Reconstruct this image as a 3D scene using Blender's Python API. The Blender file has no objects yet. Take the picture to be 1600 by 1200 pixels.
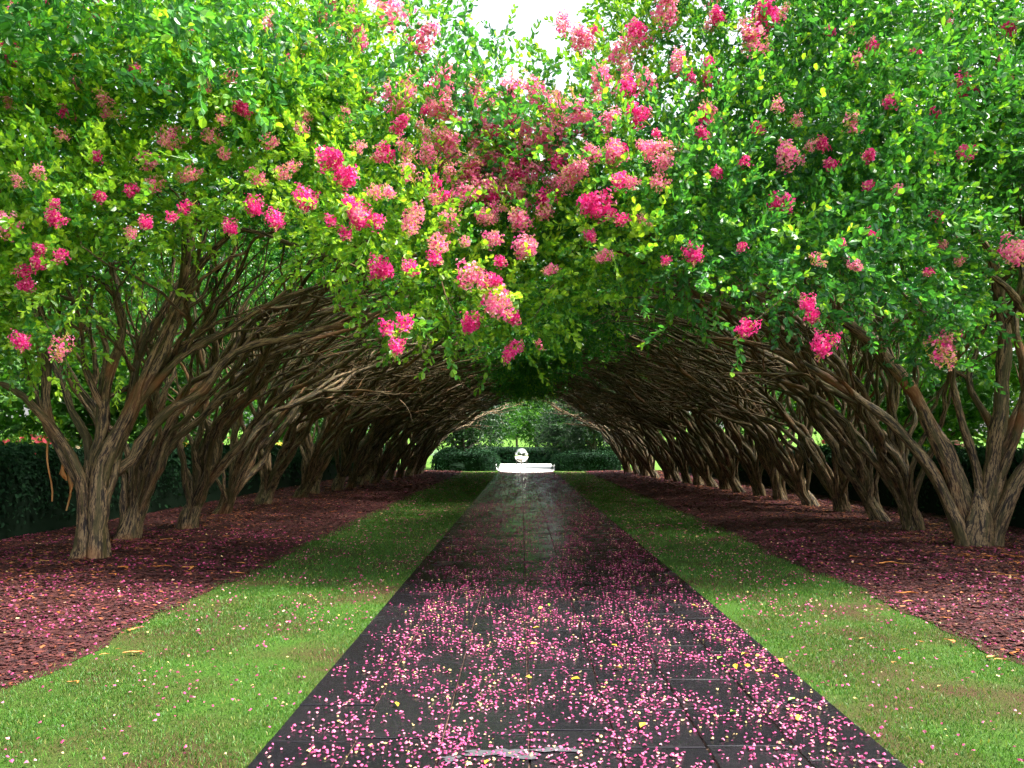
import bpy, math, random
import numpy as np

R = math.radians
rng = np.random.default_rng(11)
random.seed(11)
scene = bpy.context.scene
COL = scene.collection

# ------------------------------------------------------------------ camera, sky, sun, exposure
F_PX, VPX, VPY, CAM_H = 1300.0, 815.0, 695.0, 1.6
cam_d = bpy.data.cameras.new('camera')
cam = bpy.data.objects.new('camera', cam_d)
COL.objects.link(cam)
cam.location = (0, 0, CAM_H)
cam.rotation_euler = (R(90), 0, 0)
cam_d.sensor_width = 36.0
cam_d.lens = F_PX / 1600.0 * 36.0
cam_d.shift_x = (800.0 - VPX) / 1600.0
cam_d.shift_y = (VPY - 600.0) / 1600.0
cam_d.clip_end = 2000
scene.camera = cam

SUN_AZ, SUN_EL = 98.0, 58.0           # degrees clockwise from +Y, elevation
world = bpy.data.worlds.new('World')
scene.world = world
world.use_nodes = True
wn = world.node_tree
wn.nodes.clear()
sky = wn.nodes.new('ShaderNodeTexSky')
sky.sky_type = 'NISHITA'
sky.sun_disc = False
sky.sun_elevation = R(SUN_EL)
sky.sun_rotation = R(SUN_AZ)
sky.air_density = 1.0
sky.dust_density = 4.0
sky.ozone_density = 1.0
hs = wn.nodes.new('ShaderNodeHueSaturation')
hs.inputs['Saturation'].default_value = 0.35
bgn = wn.nodes.new('ShaderNodeBackground')
bgn.inputs['Strength'].default_value = 0.15
wo = wn.nodes.new('ShaderNodeOutputWorld')
wn.links.new(sky.outputs[0], hs.inputs['Color'])
wn.links.new(hs.outputs[0], bgn.inputs[0])
wn.links.new(bgn.outputs[0], wo.inputs[0])

sun_d = bpy.data.lights.new('sun', 'SUN')
sun_d.energy = 5.0
sun_d.angle = R(9)
sun_d.color = (1.0, 0.95, 0.86)
sun = bpy.data.objects.new('sun', sun_d)
COL.objects.link(sun)
_sd = np.array([math.sin(R(SUN_AZ)) * math.cos(R(SUN_EL)), math.cos(R(SUN_AZ)) * math.cos(R(SUN_EL)), math.sin(R(SUN_EL))])
from mathutils import Vector, Matrix
sun.rotation_euler = Vector(_sd).to_track_quat('Z', 'Y').to_euler()

scene.view_settings.view_transform = 'Standard'
scene.view_settings.look = 'None'
scene.view_settings.exposure = 1.85
scene.view_settings.gamma = 1.0
scene.view_settings.use_curve_mapping = False
scene.cycles.use_denoising = True
scene.cycles.max_bounces = 6
scene.cycles.diffuse_bounces = 3
scene.cycles.glossy_bounces = 3
scene.cycles.transmission_bounces = 5
scene.cycles.sample_clamp_indirect = 6.0
scene.cycles.adaptive_threshold = .03


# ------------------------------------------------------------------ helpers
def P(px, py, d):
    """a pixel of the photograph at distance d (metres along the allee)"""
    return np.array([(px - VPX) / F_PX * d, d, CAM_H + (VPY - py) / F_PX * d])


def unit(v):
    v = np.asarray(v, float)
    return v / (np.linalg.norm(v, axis=-1, keepdims=True) + 1e-12)


def make_mesh(name, V, F, mats, attrs=None, smooth=False, fmat=None):
    me = bpy.data.meshes.new(name)
    V = np.asarray(V, np.float32).reshape(-1, 3)
    if isinstance(F, np.ndarray):
        F = [F]
    F = [np.asarray(f, np.int32) for f in F if len(f)]
    nl = sum(f.size for f in F)
    npoly = sum(len(f) for f in F)
    me.vertices.add(len(V))
    me.vertices.foreach_set('co', V.ravel())
    me.loops.add(nl)
    me.loops.foreach_set('vertex_index', np.concatenate([f.ravel() for f in F]))
    me.polygons.add(npoly)
    tot = np.concatenate([np.full(len(f), f.shape[1], np.int32) for f in F])
    st = np.concatenate([[0], np.cumsum(tot)[:-1]]).astype(np.int32)
    me.polygons.foreach_set('loop_start', st)
    me.polygons.foreach_set('loop_total', tot)
    if fmat is not None:
        me.polygons.foreach_set('material_index', np.asarray(fmat, np.int32))
    me.update(calc_edges=True)
    me.polygons.foreach_set('use_smooth', np.full(npoly, bool(smooth)))
    for k, a in (attrs or {}).items():
        a = np.asarray(a, np.float32)
        if a.ndim == 1:
            at = me.attributes.new(k, 'FLOAT', 'POINT')
            at.data.foreach_set('value', a)
        else:
            at = me.attributes.new(k, 'FLOAT_VECTOR', 'POINT')
            at.data.foreach_set('vector', a.ravel())
    for m in (mats if isinstance(mats, (list, tuple)) else [mats]):
        me.materials.append(m)
    me.validate(verbose=False)
    return me


def link(name, data, parent=None, loc=None, rot=None, scl=None):
    o = bpy.data.objects.new(name, data)
    COL.objects.link(o)
    if parent is not None:
        o.parent = parent
    if loc is not None:
        o.location = [float(c) for c in loc]
    if rot is not None:
        o.rotation_euler = [float(c) for c in rot]
    if scl is not None:
        o.scale = (scl, scl, scl) if np.isscalar(scl) else scl
    return o


def tag(o, label=None, cat=None, group=None, kind=None):
    if label: o['label'] = label
    if cat: o['category'] = cat
    if group: o['group'] = group
    if kind: o['kind'] = kind
    return o


class Acc:
    """collects pieces of one mesh"""
    def __init__(s): s.V, s.F, s.A, s.n = [], {3: [], 4: []}, {}, 0
    def add(s, V, F, **attrs):
        V = np.asarray(V, float).reshape(-1, 3)
        for f in (F if isinstance(F, list) else [F]):
            f = np.asarray(f, int)
            if len(f): s.F[f.shape[1]].append(f + s.n)
        s.V.append(V)
        for k, a in attrs.items():
            s.A.setdefault(k, []).append(np.asarray(a, float))
        s.n += len(V)
    def mesh(s, name, mats, smooth=False):
        F = [np.concatenate(s.F[k]) for k in (3, 4) if s.F[k]]
        return make_mesh(name, np.concatenate(s.V), F, mats, {k: np.concatenate(a) for k, a in s.A.items()}, smooth)


def box(acc, lo, hi, **at):
    x0, y0, z0 = lo; x1, y1, z1 = hi
    V = [(x0,y0,z0),(x1,y0,z0),(x1,y1,z0),(x0,y1,z0),(x0,y0,z1),(x1,y0,z1),(x1,y1,z1),(x0,y1,z1)]
    acc.add(V, np.array([(0,3,2,1),(4,5,6,7),(0,1,5,4),(1,2,6,5),(2,3,7,6),(3,0,4,7)]), **at)


def spline(ctrl, n):
    c = np.asarray(ctrl, float)
    if len(c) < 3:
        t = np.linspace(0, 1, n)[:, None]
        return c[0] * (1 - t) + c[-1] * t
    p = np.vstack([2 * c[0] - c[1], c, 2 * c[-1] - c[-2]])
    seg = np.linalg.norm(np.diff(c, axis=0), axis=1)
    cum = np.concatenate([[0], np.cumsum(seg)])
    s = np.linspace(0, cum[-1], n)
    i = np.clip(np.searchsorted(cum, s, side='right') - 1, 0, len(c) - 2)
    t = ((s - cum[i]) / np.maximum(seg[i], 1e-9))[:, None]
    p0, p1, p2, p3 = p[i], p[i + 1], p[i + 2], p[i + 3]
    return 0.5 * ((2 * p1) + (-p0 + p2) * t + (2 * p0 - 5 * p1 + 4 * p2 - p3) * t ** 2 + (-p0 + 3 * p1 - 3 * p2 + p3) * t ** 3)


def wiggle(pts, amp, wl, r, fade=0.25):
    """crooked growth: offsets a path by a few sines, none at its start"""
    pts = np.array(pts)
    s = np.concatenate([[0], np.cumsum(np.linalg.norm(np.diff(pts, axis=0), axis=1))])
    f = np.clip(s / max(s[-1] * fade, 1e-6), 0, 1)
    off = np.zeros_like(pts)
    for k, w in ((1.0, 1.0), (2.3, 0.45), (4.1, 0.2)):
        for ax in range(3):
            off[:, ax] += w * math.sqrt(1 / 1.6) * np.sin(s / wl * 6.283 * k / 2 + r.uniform(0, 6.28)) * (0.6 if ax == 2 else 1)
    return pts + off * amp * f[:, None]


def tube(pts, rad, sides, r=None, lump=0.0):
    pts = np.asarray(pts, float)
    n = len(pts)
    rad = np.broadcast_to(np.asarray(rad, float), (n,))
    T = unit(np.gradient(pts, axis=0))
    a = np.array([0, 1, 0]) if abs(T[0][1]) < 0.8 else np.array([1, 0, 0])
    N = unit(np.cross(T[0], a))
    Ns = []
    for i in range(n):
        N = unit(N - T[i] * np.dot(N, T[i]))
        Ns.append(N)
    Ns = np.array(Ns)
    B = np.cross(T, Ns)
    th = np.linspace(0, 2 * math.pi, sides, endpoint=False)
    rr = rad[:, None] * np.ones((1, sides))
    if lump and r is not None:
        ph = r.uniform(0, 6.28, 3)
        rr = rr * (1 + lump * np.sin(2 * th + ph[0])[None] + lump * 0.7 * np.sin(3 * th[None] + ph[1] + np.linspace(0, 5, n)[:, None]))
    V = pts[:, None] + (Ns[:, None] * np.cos(th)[None, :, None] + B[:, None] * np.sin(th)[None, :, None]) * rr[..., None]
    s = np.concatenate([[0], np.cumsum(np.linalg.norm(np.diff(pts, axis=0), axis=1))])
    o = 0 if r is None else r.uniform(0, 40)
    bark = np.stack([np.broadcast_to(np.cos(th)[None] * 1.0, rr.shape) * (rad[:, None] * 4 + 0.15), np.broadcast_to(np.sin(th)[None], rr.shape) * (rad[:, None] * 4 + 0.15),
                     np.broadcast_to(s[:, None] * 0.35 + o, rr.shape)], -1).reshape(-1, 3)
    i = np.arange(n - 1)[:, None] * sides
    j = np.arange(sides)[None]
    k = (j + 1) % sides
    Fq = np.stack([i + j, i + k, i + sides + k, i + sides + j], -1).reshape(-1, 4)
    return V.reshape(-1, 3), Fq, bark


def frames(D, roll):
    """rotation matrices whose local Z is D, rolled"""
    D = unit(D)
    up = np.where(np.abs(D[:, 2:3]) > 0.95, np.array([[1., 0, 0]]), np.array([[0, 0, 1.]]))
    X = unit(np.cross(up, D))
    Y = np.cross(D, X)
    c, s = np.cos(roll)[:, None], np.sin(roll)[:, None]
    return np.stack([X * c + Y * s, -X * s + Y * c, D], axis=-1)


# ------------------------------------------------------------------ materials
def mat(name, color=(.5, .5, .5), rough=.6, spec=.5, metallic=0.0):
    m = bpy.data.materials.new(name)
    m.use_nodes = True
    b = m.node_tree.nodes['Principled BSDF']
    b.inputs['Base Color'].default_value = (*color, 1)
    b.inputs['Roughness'].default_value = rough
    b.inputs['Specular IOR Level'].default_value = spec
    b.inputs['Metallic'].default_value = metallic
    return m, m.node_tree, b


def ramp(nt, stops, src):
    n = nt.nodes.new('ShaderNodeValToRGB')
    e = n.color_ramp.elements
    while len(e) < len(stops): e.new(0.5)
    for el, (p, c) in zip(e, stops):
        el.position = p
        el.color = (*c, 1)
    nt.links.new(src, n.inputs[0])
    return n.outputs[0]


def noise(nt, vec, scale, detail=4, rough=.55, typ='ShaderNodeTexNoise'):
    n = nt.nodes.new(typ)
    n.inputs['Scale'].default_value = scale
    if typ == 'ShaderNodeTexNoise':
        n.inputs['Detail'].default_value = detail
        n.inputs['Roughness'].default_value = rough
    if vec is not None: nt.links.new(vec, n.inputs['Vector'])
    return n


def coords(nt, out='Object'):
    return nt.nodes.new('ShaderNodeTexCoord').outputs[out]


def bump(nt, b, h, strength=.4, dist=.02):
    n = nt.nodes.new('ShaderNodeBump')
    n.inputs['Strength'].default_value = strength
    n.inputs['Distance'].default_value = dist
    nt.links.new(h, n.inputs['Height'])
    nt.links.new(n.outputs[0], b.inputs['Normal'])


def mixc(nt, fac, a, b_, mode='MIX'):
    n = nt.nodes.new('ShaderNodeMix')
    n.data_type = 'RGBA'
    n.blend_type = mode
    for sock, v in ((n.inputs[0], fac), (n.inputs[6], a), (n.inputs[7], b_)):
        if hasattr(v, 'is_output'): nt.links.new(v, sock)
        elif isinstance(v, tuple): sock.default_value = (*v, 1)
        else: sock.default_value = v
    return n.outputs[2]


def leafy(name, stops, rough=.4, trans=.35, tgain=1.6, tshift=(1.15, 1.1, .5), spec=.5):
    """thin leaves or petals: tint attribute -> colour, part of the light passes through"""
    m, nt, b = mat(name, rough=rough, spec=spec)
    at = nt.nodes.new('ShaderNodeAttribute')
    at.attribute_name = 'tint'
    c = ramp(nt, stops, at.outputs['Fac'])
    nt.links.new(c, b.inputs['Base Color'])
    tr = nt.nodes.new('ShaderNodeBsdfTranslucent')
    tc = mixc(nt, 1.0, c, tuple(tgain * k for k in tshift), 'MULTIPLY')
    nt.links.new(tc, tr.inputs['Color'])
    mx = nt.nodes.new('ShaderNodeMixShader')
    mx.inputs[0].default_value = trans
    out = nt.nodes['Material Output']
    nt.links.new(b.outputs[0], mx.inputs[1])
    nt.links.new(tr.outputs[0], mx.inputs[2])
    nt.links.new(mx.outputs[0], out.inputs[0])
    return m


M = {}
M['leaf'] = leafy('crape_leaf', [(0, (.018, .10, .034)), (.45, (.055, .215, .032)), (.75, (.17, .36, .026)), (1, (.27, .44, .035))], rough=.33, trans=.45)
M['bgleaf'] = leafy('background_leaf', [(0, (.012, .06, .01)), (.5, (.05, .17, .015)), (1, (.20, .34, .02))], rough=.5, trans=.4)
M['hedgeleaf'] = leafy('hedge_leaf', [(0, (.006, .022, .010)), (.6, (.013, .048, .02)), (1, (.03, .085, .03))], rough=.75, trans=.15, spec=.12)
M['flower'] = leafy('crape_flower', [(0, (.55, .008, .13)), (.40, (.80, .025, .27)), (.72, (.90, .15, .44)), (.9, (.9, .40, .48)), (1, (.62, .55, .10))], rough=.6, trans=.35, tgain=1.0, tshift=(1, 1, 1), spec=.2)
M['petal'] = leafy('fallen_petal', [(0, (.085, .014, .03)), (.2, (.16, .018, .06)), (.45, (.34, .035, .13)), (.7, (.52, .085, .22)), (.88, (.62, .24, .32)), (.94, (.50, .34, .20)), (1, (.55, .42, .12))], rough=.55, trans=.2, tgain=1.0, tshift=(1, 1, 1), spec=.3)
M['grass'] = leafy('grass_blade', [(0, (.035, .06, .006)), (.4, (.032, .115, .008)), (.8, (.065, .175, .013)), (1, (.20, .20, .05))], rough=.5, trans=.3, tgain=1.3)
M['chip'] = leafy('mulch_chip', [(0, (.018, .007, .008)), (.4, (.050, .014, .015)), (.7, (.10, .028, .022)), (.9, (.22, .065, .022)), (1, (.30, .12, .05))], rough=.75, trans=.03, tgain=1, tshift=(1, 1, 1), spec=.2)
M['strip'] = leafy('peeled_bark', [(0, (.10, .035, .015)), (.5, (.44, .15, .03)), (1, (.50, .28, .11))], rough=.7, trans=.08, tgain=1, tshift=(1, 1, 1), spec=.2)
M['roseleaf'] = M['bgleaf']
M['bedflower'] = leafy('bed_flower', [(0, (.75, .02, .05)), (.4, (.85, .2, .25)), (.7, (.9, .7, .55)), (1, (.85, .62, .05))], rough=.6, trans=.3, tgain=1, tshift=(1, 1, 1), spec=.2)


def bark_material(name, dark, mid, light, green):
    m, nt, b = mat(name, rough=.62, spec=.3)
    at = nt.nodes.new('ShaderNodeAttribute')
    at.attribute_name = 'bark'
    mp = nt.nodes.new('ShaderNodeMapping')
    mp.inputs['Scale'].default_value = (1, 1, 2.1)
    nt.links.new(at.outputs['Vector'], mp.inputs['Vector'])
    n1 = noise(nt, mp.outputs[0], 7.0, 5, .62)
    n2 = noise(nt, mp.outputs[0], 2.3, 3, .5)
    c1 = ramp(nt, [(.36, dark), (.47, mid), (.56, light), (.63, mid)], n1.outputs['Fac'])
    gm = ramp(nt, [(.48, (0, 0, 0)), (.62, (.8, .8, .8))], n2.outputs['Fac'])
    c2 = mixc(nt, gm, c1, green)
    ob = noise(nt, coords(nt), 1.1, 2)
    om = ramp(nt, [(.55, (0, 0, 0)), (.68, (.6, .6, .6))], ob.outputs['Fac'])
    c3 = mixc(nt, om, c2, (.26, .095, .03))
    nt.links.new(c3, b.inputs['Base Color'])
    bump(nt, b, n1.outputs['Fac'], .65, .02)
    return m


M['bark'] = bark_material('crape_bark', (.011, .008, .007), (.050, .032, .022), (.33, .22, .11), (.06, .052, .016))
M['bgbark'] = bark_material('background_bark', (.02, .015, .012), (.06, .045, .03), (.12, .09, .06), (.05, .05, .025))

# mulch
m, nt, b = mat('mulch', rough=.9, spec=.15)
co = coords(nt)
n1 = noise(nt, co, 38, 6, .7)
n2 = noise(nt, co, 2.2, 3)
c = ramp(nt, [(.30, (.010, .004, .004)), (.48, (.035, .011, .010)), (.60, (.08, .024, .020)), (.72, (.17, .055, .032))], n1.outputs['Fac'])
c = mixc(nt, ramp(nt, [(.4, (0, 0, 0)), (.7, (.5, .5, .5))], n2.outputs['Fac']), c, (.05, .016, .016))
nt.links.new(c, b.inputs['Base Color'])
bump(nt, b, n1.outputs['Fac'], .9, .04)
M['mulch'] = m
# lawn soil
m, nt, b = mat('lawn', rough=.9, spec=.15)
co = coords(nt)
n1 = noise(nt, co, 55, 5, .7)
n2 = noise(nt, co, .9, 4)
c = ramp(nt, [(.3, (.015, .03, .004)), (.5, (.03, .08, .007)), (.7, (.06, .125, .013))], n1.outputs['Fac'])
c = mixc(nt, ramp(nt, [(.42, (0, 0, 0)), (.62, (.9, .9, .9))], n2.outputs['Fac']), c, (.05, .027, .013))
nt.links.new(c, b.inputs['Base Color'])
bump(nt, b, n1.outputs['Fac'], .8, .03)
M['lawn'] = m
m, nt, b = mat('far_lawn', rough=.9, spec=.15)
n1 = noise(nt, coords(nt), 3, 5, .7)
nt.links.new(ramp(nt, [(.3, (.035, .10, .010)), (.7, (.10, .19, .022))], n1.outputs['Fac']), b.inputs['Base Color'])
M['far_lawn'] = m
# wet slate
m, nt, b = mat('wet_slate', rough=.3, spec=.3)
co = coords(nt, 'Generated')
geo = nt.nodes.new('ShaderNodeNewGeometry')
n1 = noise(nt, geo.outputs['Position'], 2.2, 5, .6)
n2 = noise(nt, geo.outputs['Position'], 34, 5, .65)
oi = nt.nodes.new('ShaderNodeObjectInfo')
c = ramp(nt, [(.3, (.005, .0045, .006)), (.55, (.010, .009, .011)), (.75, (.024, .021, .022))], n2.outputs['Fac'])
c = mixc(nt, .4, c, ramp(nt, [(0, (.004, .0045, .007)), (1, (.014, .013, .016))], oi.outputs['Random']))
nt.links.new(c, b.inputs['Base Color'])
rr = ramp(nt, [(.36, (.07, .07, .07)), (.52, (.18, .18, .18)), (.68, (.34, .34, .34))], n1.outputs['Fac'])
nt.links.new(rr, b.inputs['Roughness'])
bump(nt, b, n2.outputs['Fac'], .12, .01)
M['slate'] = m
m, nt, b = mat('mortar', rough=.85, spec=.2)
n1 = noise(nt, coords(nt), 20, 4)
nt.links.new(ramp(nt, [(.35, (.03, .02, .018)), (.64, (.22, .135, .095))], n1.outputs['Fac']), b.inputs['Base Color'])
M['mortar'] = m
M['puddle'], _nt, _b = mat('puddle_water', (.07, .07, .08), .05, .5)  # grey base colour stands in for the pale reflection of the sky
m, nt, b = mat('pale_paving', rough=.7, spec=.3)
n1 = noise(nt, coords(nt), 1.2, 4)
nt.links.new(ramp(nt, [(.3, (.66, .64, .60)), (.7, (.80, .79, .76))], n1.outputs['Fac']), b.inputs['Base Color'])
M['paving'] = m
m, nt, b = mat('lake_water', (.05, .08, .09), .08, .5)
n1 = noise(nt, coords(nt), 1.5, 3)
bump(nt, b, n1.outputs['Fac'], .3, .05)
M['lake'] = m
M['sphere'], nt, b = mat('polished_metal', (.80, .74, .66), .12, .5, 1.0)
M['iron'], _nt, _b = mat('dark_iron', (.03, .03, .032), .5, .4)
M['white_iron'], _nt, _b = mat('white_paint', (.8, .8, .8), .45, .4)
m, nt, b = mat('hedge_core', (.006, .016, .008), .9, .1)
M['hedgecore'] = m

# ------------------------------------------------------------------ ground and path
XL, XR = -6.3, 7.1            # tree rows
PXL, PXR = -1.355, 1.90       # path edges
Y0, Y1 = -3.0, 49.0           # path extent
GL, GR = -3.36, 3.66          # grass / mulch borders
HL, HR = -8.25, 9.0           # hedge faces


def wav(y, ph, a=.07):
    return a * (np.sin(y * 1.3 + ph) + .6 * np.sin(y * 3.1 + ph * 2) + .4 * np.sin(y * 7.7 + ph * 3))


def sheet(name, x0f, x1f, y0, y1, nx, ny, zf, material):
    ys = np.linspace(y0, y1, ny)
    t = np.linspace(0, 1, nx)
    X = x0f(ys)[:, None] * (1 - t) + x1f(ys)[:, None] * t
    Y = np.repeat(ys[:, None], nx, 1)
    Z = zf(X, Y)
    V = np.stack([X, Y, Z], -1).reshape(-1, 3)
    i = np.arange(ny - 1)[:, None] * nx
    j = np.arange(nx - 1)[None]
    Fq = np.stack([i + j, i + j + 1, i + nx + j + 1, i + nx + j], -1).reshape(-1, 4)
    o = link(name, make_mesh(name, V, Fq, material, smooth=True))
    return o


g = sheet('ground', lambda y: y * 0 - 600, lambda y: y * 0 + 600, -60, 900, 3, 3, lambda X, Y: X * 0 - .03, M['far_lawn'])
tag(g, kind='structure')


def cst(v): return lambda y: y * 0 + v


def lumpy(X, Y, a):
    return a * (np.sin(X * 5.1 + Y * 3.3) * np.sin(Y * 4.7 - X * 2.1) + .5 * np.sin(X * 13 + 1) * np.sin(Y * 11))


gl = sheet('lawn_strip', cst(GL - .35), cst(PXL), Y0, Y1 + .6, 14, 340, lambda X, Y: .006 + lumpy(X, Y, .005), M['lawn'])
gr = sheet('lawn_strip', cst(PXR), cst(GR + .35), Y0, Y1 + .6, 14, 340, lambda X, Y: .006 + lumpy(X, Y, .005), M['lawn'])
edgeL = lambda y: GL + wav(y, .4)
edgeR = lambda y: GR + wav(y, 2.1)


def mz(X, Y, e, sgn):
    w = np.clip((X - e) * sgn / 1.6, 0, 1)
    return .012 + .07 * w * (1.6 - .6 * w) + lumpy(X, Y, .012) * np.clip(w * 4, 0, 1)


ml = sheet('mulch_bed', cst(HL - 1.2), edgeL, Y0, Y1 + .3, 30, 300, lambda X, Y: mz(X, Y, edgeL(Y), -1), M['mulch'])
mr = sheet('mulch_bed', edgeR, cst(HR + 1.2), Y0, Y1 + .3, 30, 300, lambda X, Y: mz(X, Y, edgeR(Y), 1), M['mulch'])
for o in (gl, gr, ml, mr): tag(o, kind='structure')
acc = Acc()
box(acc, (PXL + .004, Y0, -.02), (PXR - .004, Y1, .0))
path = tag(link('path', acc.mesh('path', M['mortar'])), kind='structure')
# slabs: seven columns; joints of neighbouring columns staggered
NC = 7
CW = (PXR - PXL) / NC
slabs = []
for c in range(NC):
    r_ = np.random.default_rng(50 + c)
    y = Y0 + [0, .36, .10, .48, .22, .55, .05][c]
    while y < Y1 - .3:
        L = .62 if (c + int(y)) % 5 else .93
        L = min(L, Y1 - y)
        slabs.append((y, c, L))
        y += L
slabs.sort(key=lambda s: s[0] if s[0] > 2.3 else 1e3 + abs(s[0]))
def slab_mesh(L):
    a = Acc()
    w, l, h, bv = CW / 2 - .005, L / 2 - .005, .020, .004
    V = []
    for (ww, ll, zz) in ((w, l, 0), (w, l, h - bv), (w - bv, l - bv, h)):
        V += [(-ww, -ll, zz), (ww, -ll, zz), (ww, ll, zz), (-ww, ll, zz)]
    Fq = []
    for k in (0, 4):
        for j in range(4):
            Fq.append((k + j, k + (j + 1) % 4, k + 4 + (j + 1) % 4, k + 4 + j))
    Fq.append((8, 9, 10, 11))
    return np.array(V), np.array(Fq)
SM = {}
rest = Acc()
for i, (y, c, L) in enumerate(slabs):
    key = round(L, 2)
    ctr = np.array([PXL + CW * (c + .5), y + L / 2, -.002 + rng.uniform(-.0015, .0025)])
    if i < 290:
        if key not in SM:
            V, Fq = slab_mesh(L)
            SM[key] = make_mesh('slab', V, Fq, M['slate'])
        link('slab', SM[key], path, ctr, (rng.normal(0, .002), rng.normal(0, .003), 0))
    else:
        V, Fq = slab_mesh(L)
        rest.add(V + ctr, Fq)
tag(link('slab', rest.mesh('slab_rest', M['slate']), path), kind='stuff')
SLAB_Z = .018

# puddles on the path
def blob(cx, cy, rx, ry, z, seed, n=40):
    r = np.random.default_rng(seed)
    th = np.linspace(0, 2 * math.pi, n, endpoint=False)
    k = 1 + .28 * np.sin(2 * th + r.uniform(0, 6)) + .25 * np.sin(3 * th + r.uniform(0, 6)) + .2 * np.sin(7 * th + r.uniform(0, 6)) + r.normal(0, .1, n)
    V = np.stack([cx + rx * k * np.cos(th), cy + ry * k * np.sin(th), th * 0 + z], -1)
    V = np.vstack([V, [[cx, cy, z]]])
    Ft = np.array([(i, (i + 1) % n, n) for i in range(n)])
    return V, Ft
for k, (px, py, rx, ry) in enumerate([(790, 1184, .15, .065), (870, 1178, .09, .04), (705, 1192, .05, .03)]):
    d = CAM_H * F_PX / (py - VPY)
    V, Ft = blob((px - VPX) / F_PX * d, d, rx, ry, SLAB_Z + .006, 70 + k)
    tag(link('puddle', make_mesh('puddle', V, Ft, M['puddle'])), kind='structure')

# plaza at the far end, lake beyond
acc = Acc(); th = np.linspace(0, 2 * math.pi, 48, endpoint=False)
_yy = 57.3 + 11.3 * np.sin(th)
_hw = np.interp(_yy, [46.0, 46.4, 47.2, 49.0, 51, 53.5, 56, 68.6], [.15, .55, .95, 1.5, 1.75, 1.8, 4.2, 4.4])
V = np.stack([.28 + _hw * np.sign(np.cos(th)) * np.minimum(1, np.abs(np.cos(th)) * 3), _yy, th * 0 + .034], -1)
V = np.vstack([V, [[.28, 57.3, .034]]])
tag(link('plaza', make_mesh('plaza', V, np.array([(i, (i + 1) % 48, 48) for i in range(48)]), M['paving'])), kind='structure')
lk = sheet('lake', cst(-500.), cst(500.), 125, 330, 3, 3, lambda X, Y: X * 0 + .0, M['lake'])
tag(lk, kind='structure')
hill = sheet('far_hill', cst(-600.), cst(600.), 335, 480, 160, 12, lambda X, Y: -.5 + np.clip((Y - 335) / 60, 0, 1) * (9 + 3 * np.sin(X * .02) + 1.6 * np.sin(X * .11) + 1.2 * np.sin(X * .37)), M['far_lawn'])
tag(hill, kind='structure')

# ------------------------------------------------------------------ leaf sprays
def leaf_shape(L, W):
    # obovate leaf along +Y, folded along its midrib, 6 points, two quads
    V = np.array([(0, 0, 0), (-W * .42, L * .38, .10 * W), (-W * .40, L * .78, .06 * W), (0, L, -.10 * L), (W * .40, L * .78, .06 * W), (W * .42, L * .38, .10 * W)])
    return V, np.array([(0, 3, 2, 1), (0, 5, 4, 3)])


def spray_template(seed, n_nodes, L, leafL, fresh=.25):
    """a leafy twig along +Z"""
    r = np.random.default_rng(seed)
    a = Acc()
    pts = spline([(0, 0, 0), (r.normal(0, .02), r.normal(0, .02), L * .5), (r.normal(0, .05), r.normal(0, .05), L)], 4)
    V, Fq, _ = tube(pts[[0, 2, 3]], [.004, .003, .0015], 3)
    a.add(V, Fq, tint=np.full(len(V), .35))
    for i in range(n_nodes):
        s = (i + .6) / n_nodes
        base = spline(pts, 40)[int(s * 39)]
        ph = i * 1.57 + r.uniform(-.5, .5)
        for q in range(2):
            az = ph + q * math.pi
            l = leafL * r.uniform(.7, 1.15) * (1 - .25 * max(0, s - .7) / .3)
            V, Fq = leaf_shape(l, l * r.uniform(.58, .76))
            el = R(r.uniform(15, 65)) + s * .4
            D = np.array([math.cos(az) * math.cos(el), math.sin(az) * math.cos(el), math.sin(el)])
            M3 = frames(D[None], np.array([r.uniform(-.5, .5)]))[0]
            M3 = M3[:, [0, 2, 1]] * np.array([1, 1, -1])
            a.add(base + (M3 @ V.T).T, Fq, tint=np.full(6, np.clip(r.normal(.34, .15) + (fresh if s > .78 else 0), 0, 1)))
    Vt = np.concatenate(a.V)
    return Vt, np.concatenate(a.F[4]), np.concatenate(a.A['tint'])


SPR = [spray_template(100 + k, [7, 8, 6, 9, 7, 8][k], [.40, .46, .34, .50, .42, .38][k], .084) for k in range(6)]
SPRL = [spray_template(140 + k, 5, .55, .13, .1) for k in range(4)]      # coarser, for far trees


def scatter_sprays(acc, Pp, Dd, scale, tshift, temps, r):
    n = len(Pp)
    tid = r.integers(0, len(temps), n)
    for t in range(len(temps)):
        k = np.nonzero(tid == t)[0]
        if not len(k): continue
        V, Fq, ti = temps[t]
        Rm = frames(Dd[k], r.uniform(0, 6.28, len(k)))
        W = Pp[k][:, None] + np.einsum('nij,vj->nvi', Rm, V) * scale[k][:, None, None]
        Ff = Fq[None] + (np.arange(len(k)) * len(V))[:, None, None]
        acc.add(W.reshape(-1, 3), Ff.reshape(-1, 4), tint=np.clip(ti[None] + tshift[k][:, None], 0, 1).ravel())


# ------------------------------------------------------------------ flower clusters
def floret(r, rad):
    n = 6
    th = np.linspace(0, 6.283, n, endpoint=False) + r.uniform(0, 6)
    rr = rad * r.uniform(.7, 1.25, n)
    V = np.stack([rr * np.cos(th), rr * np.sin(th), r.uniform(-.5, .9, n) * rad * .8], -1)
    V = np.vstack([V, [[0, 0, -rad * .3]]])
    return V, np.array([(i, (i + 1) % n, n) for i in range(n)])


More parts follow.
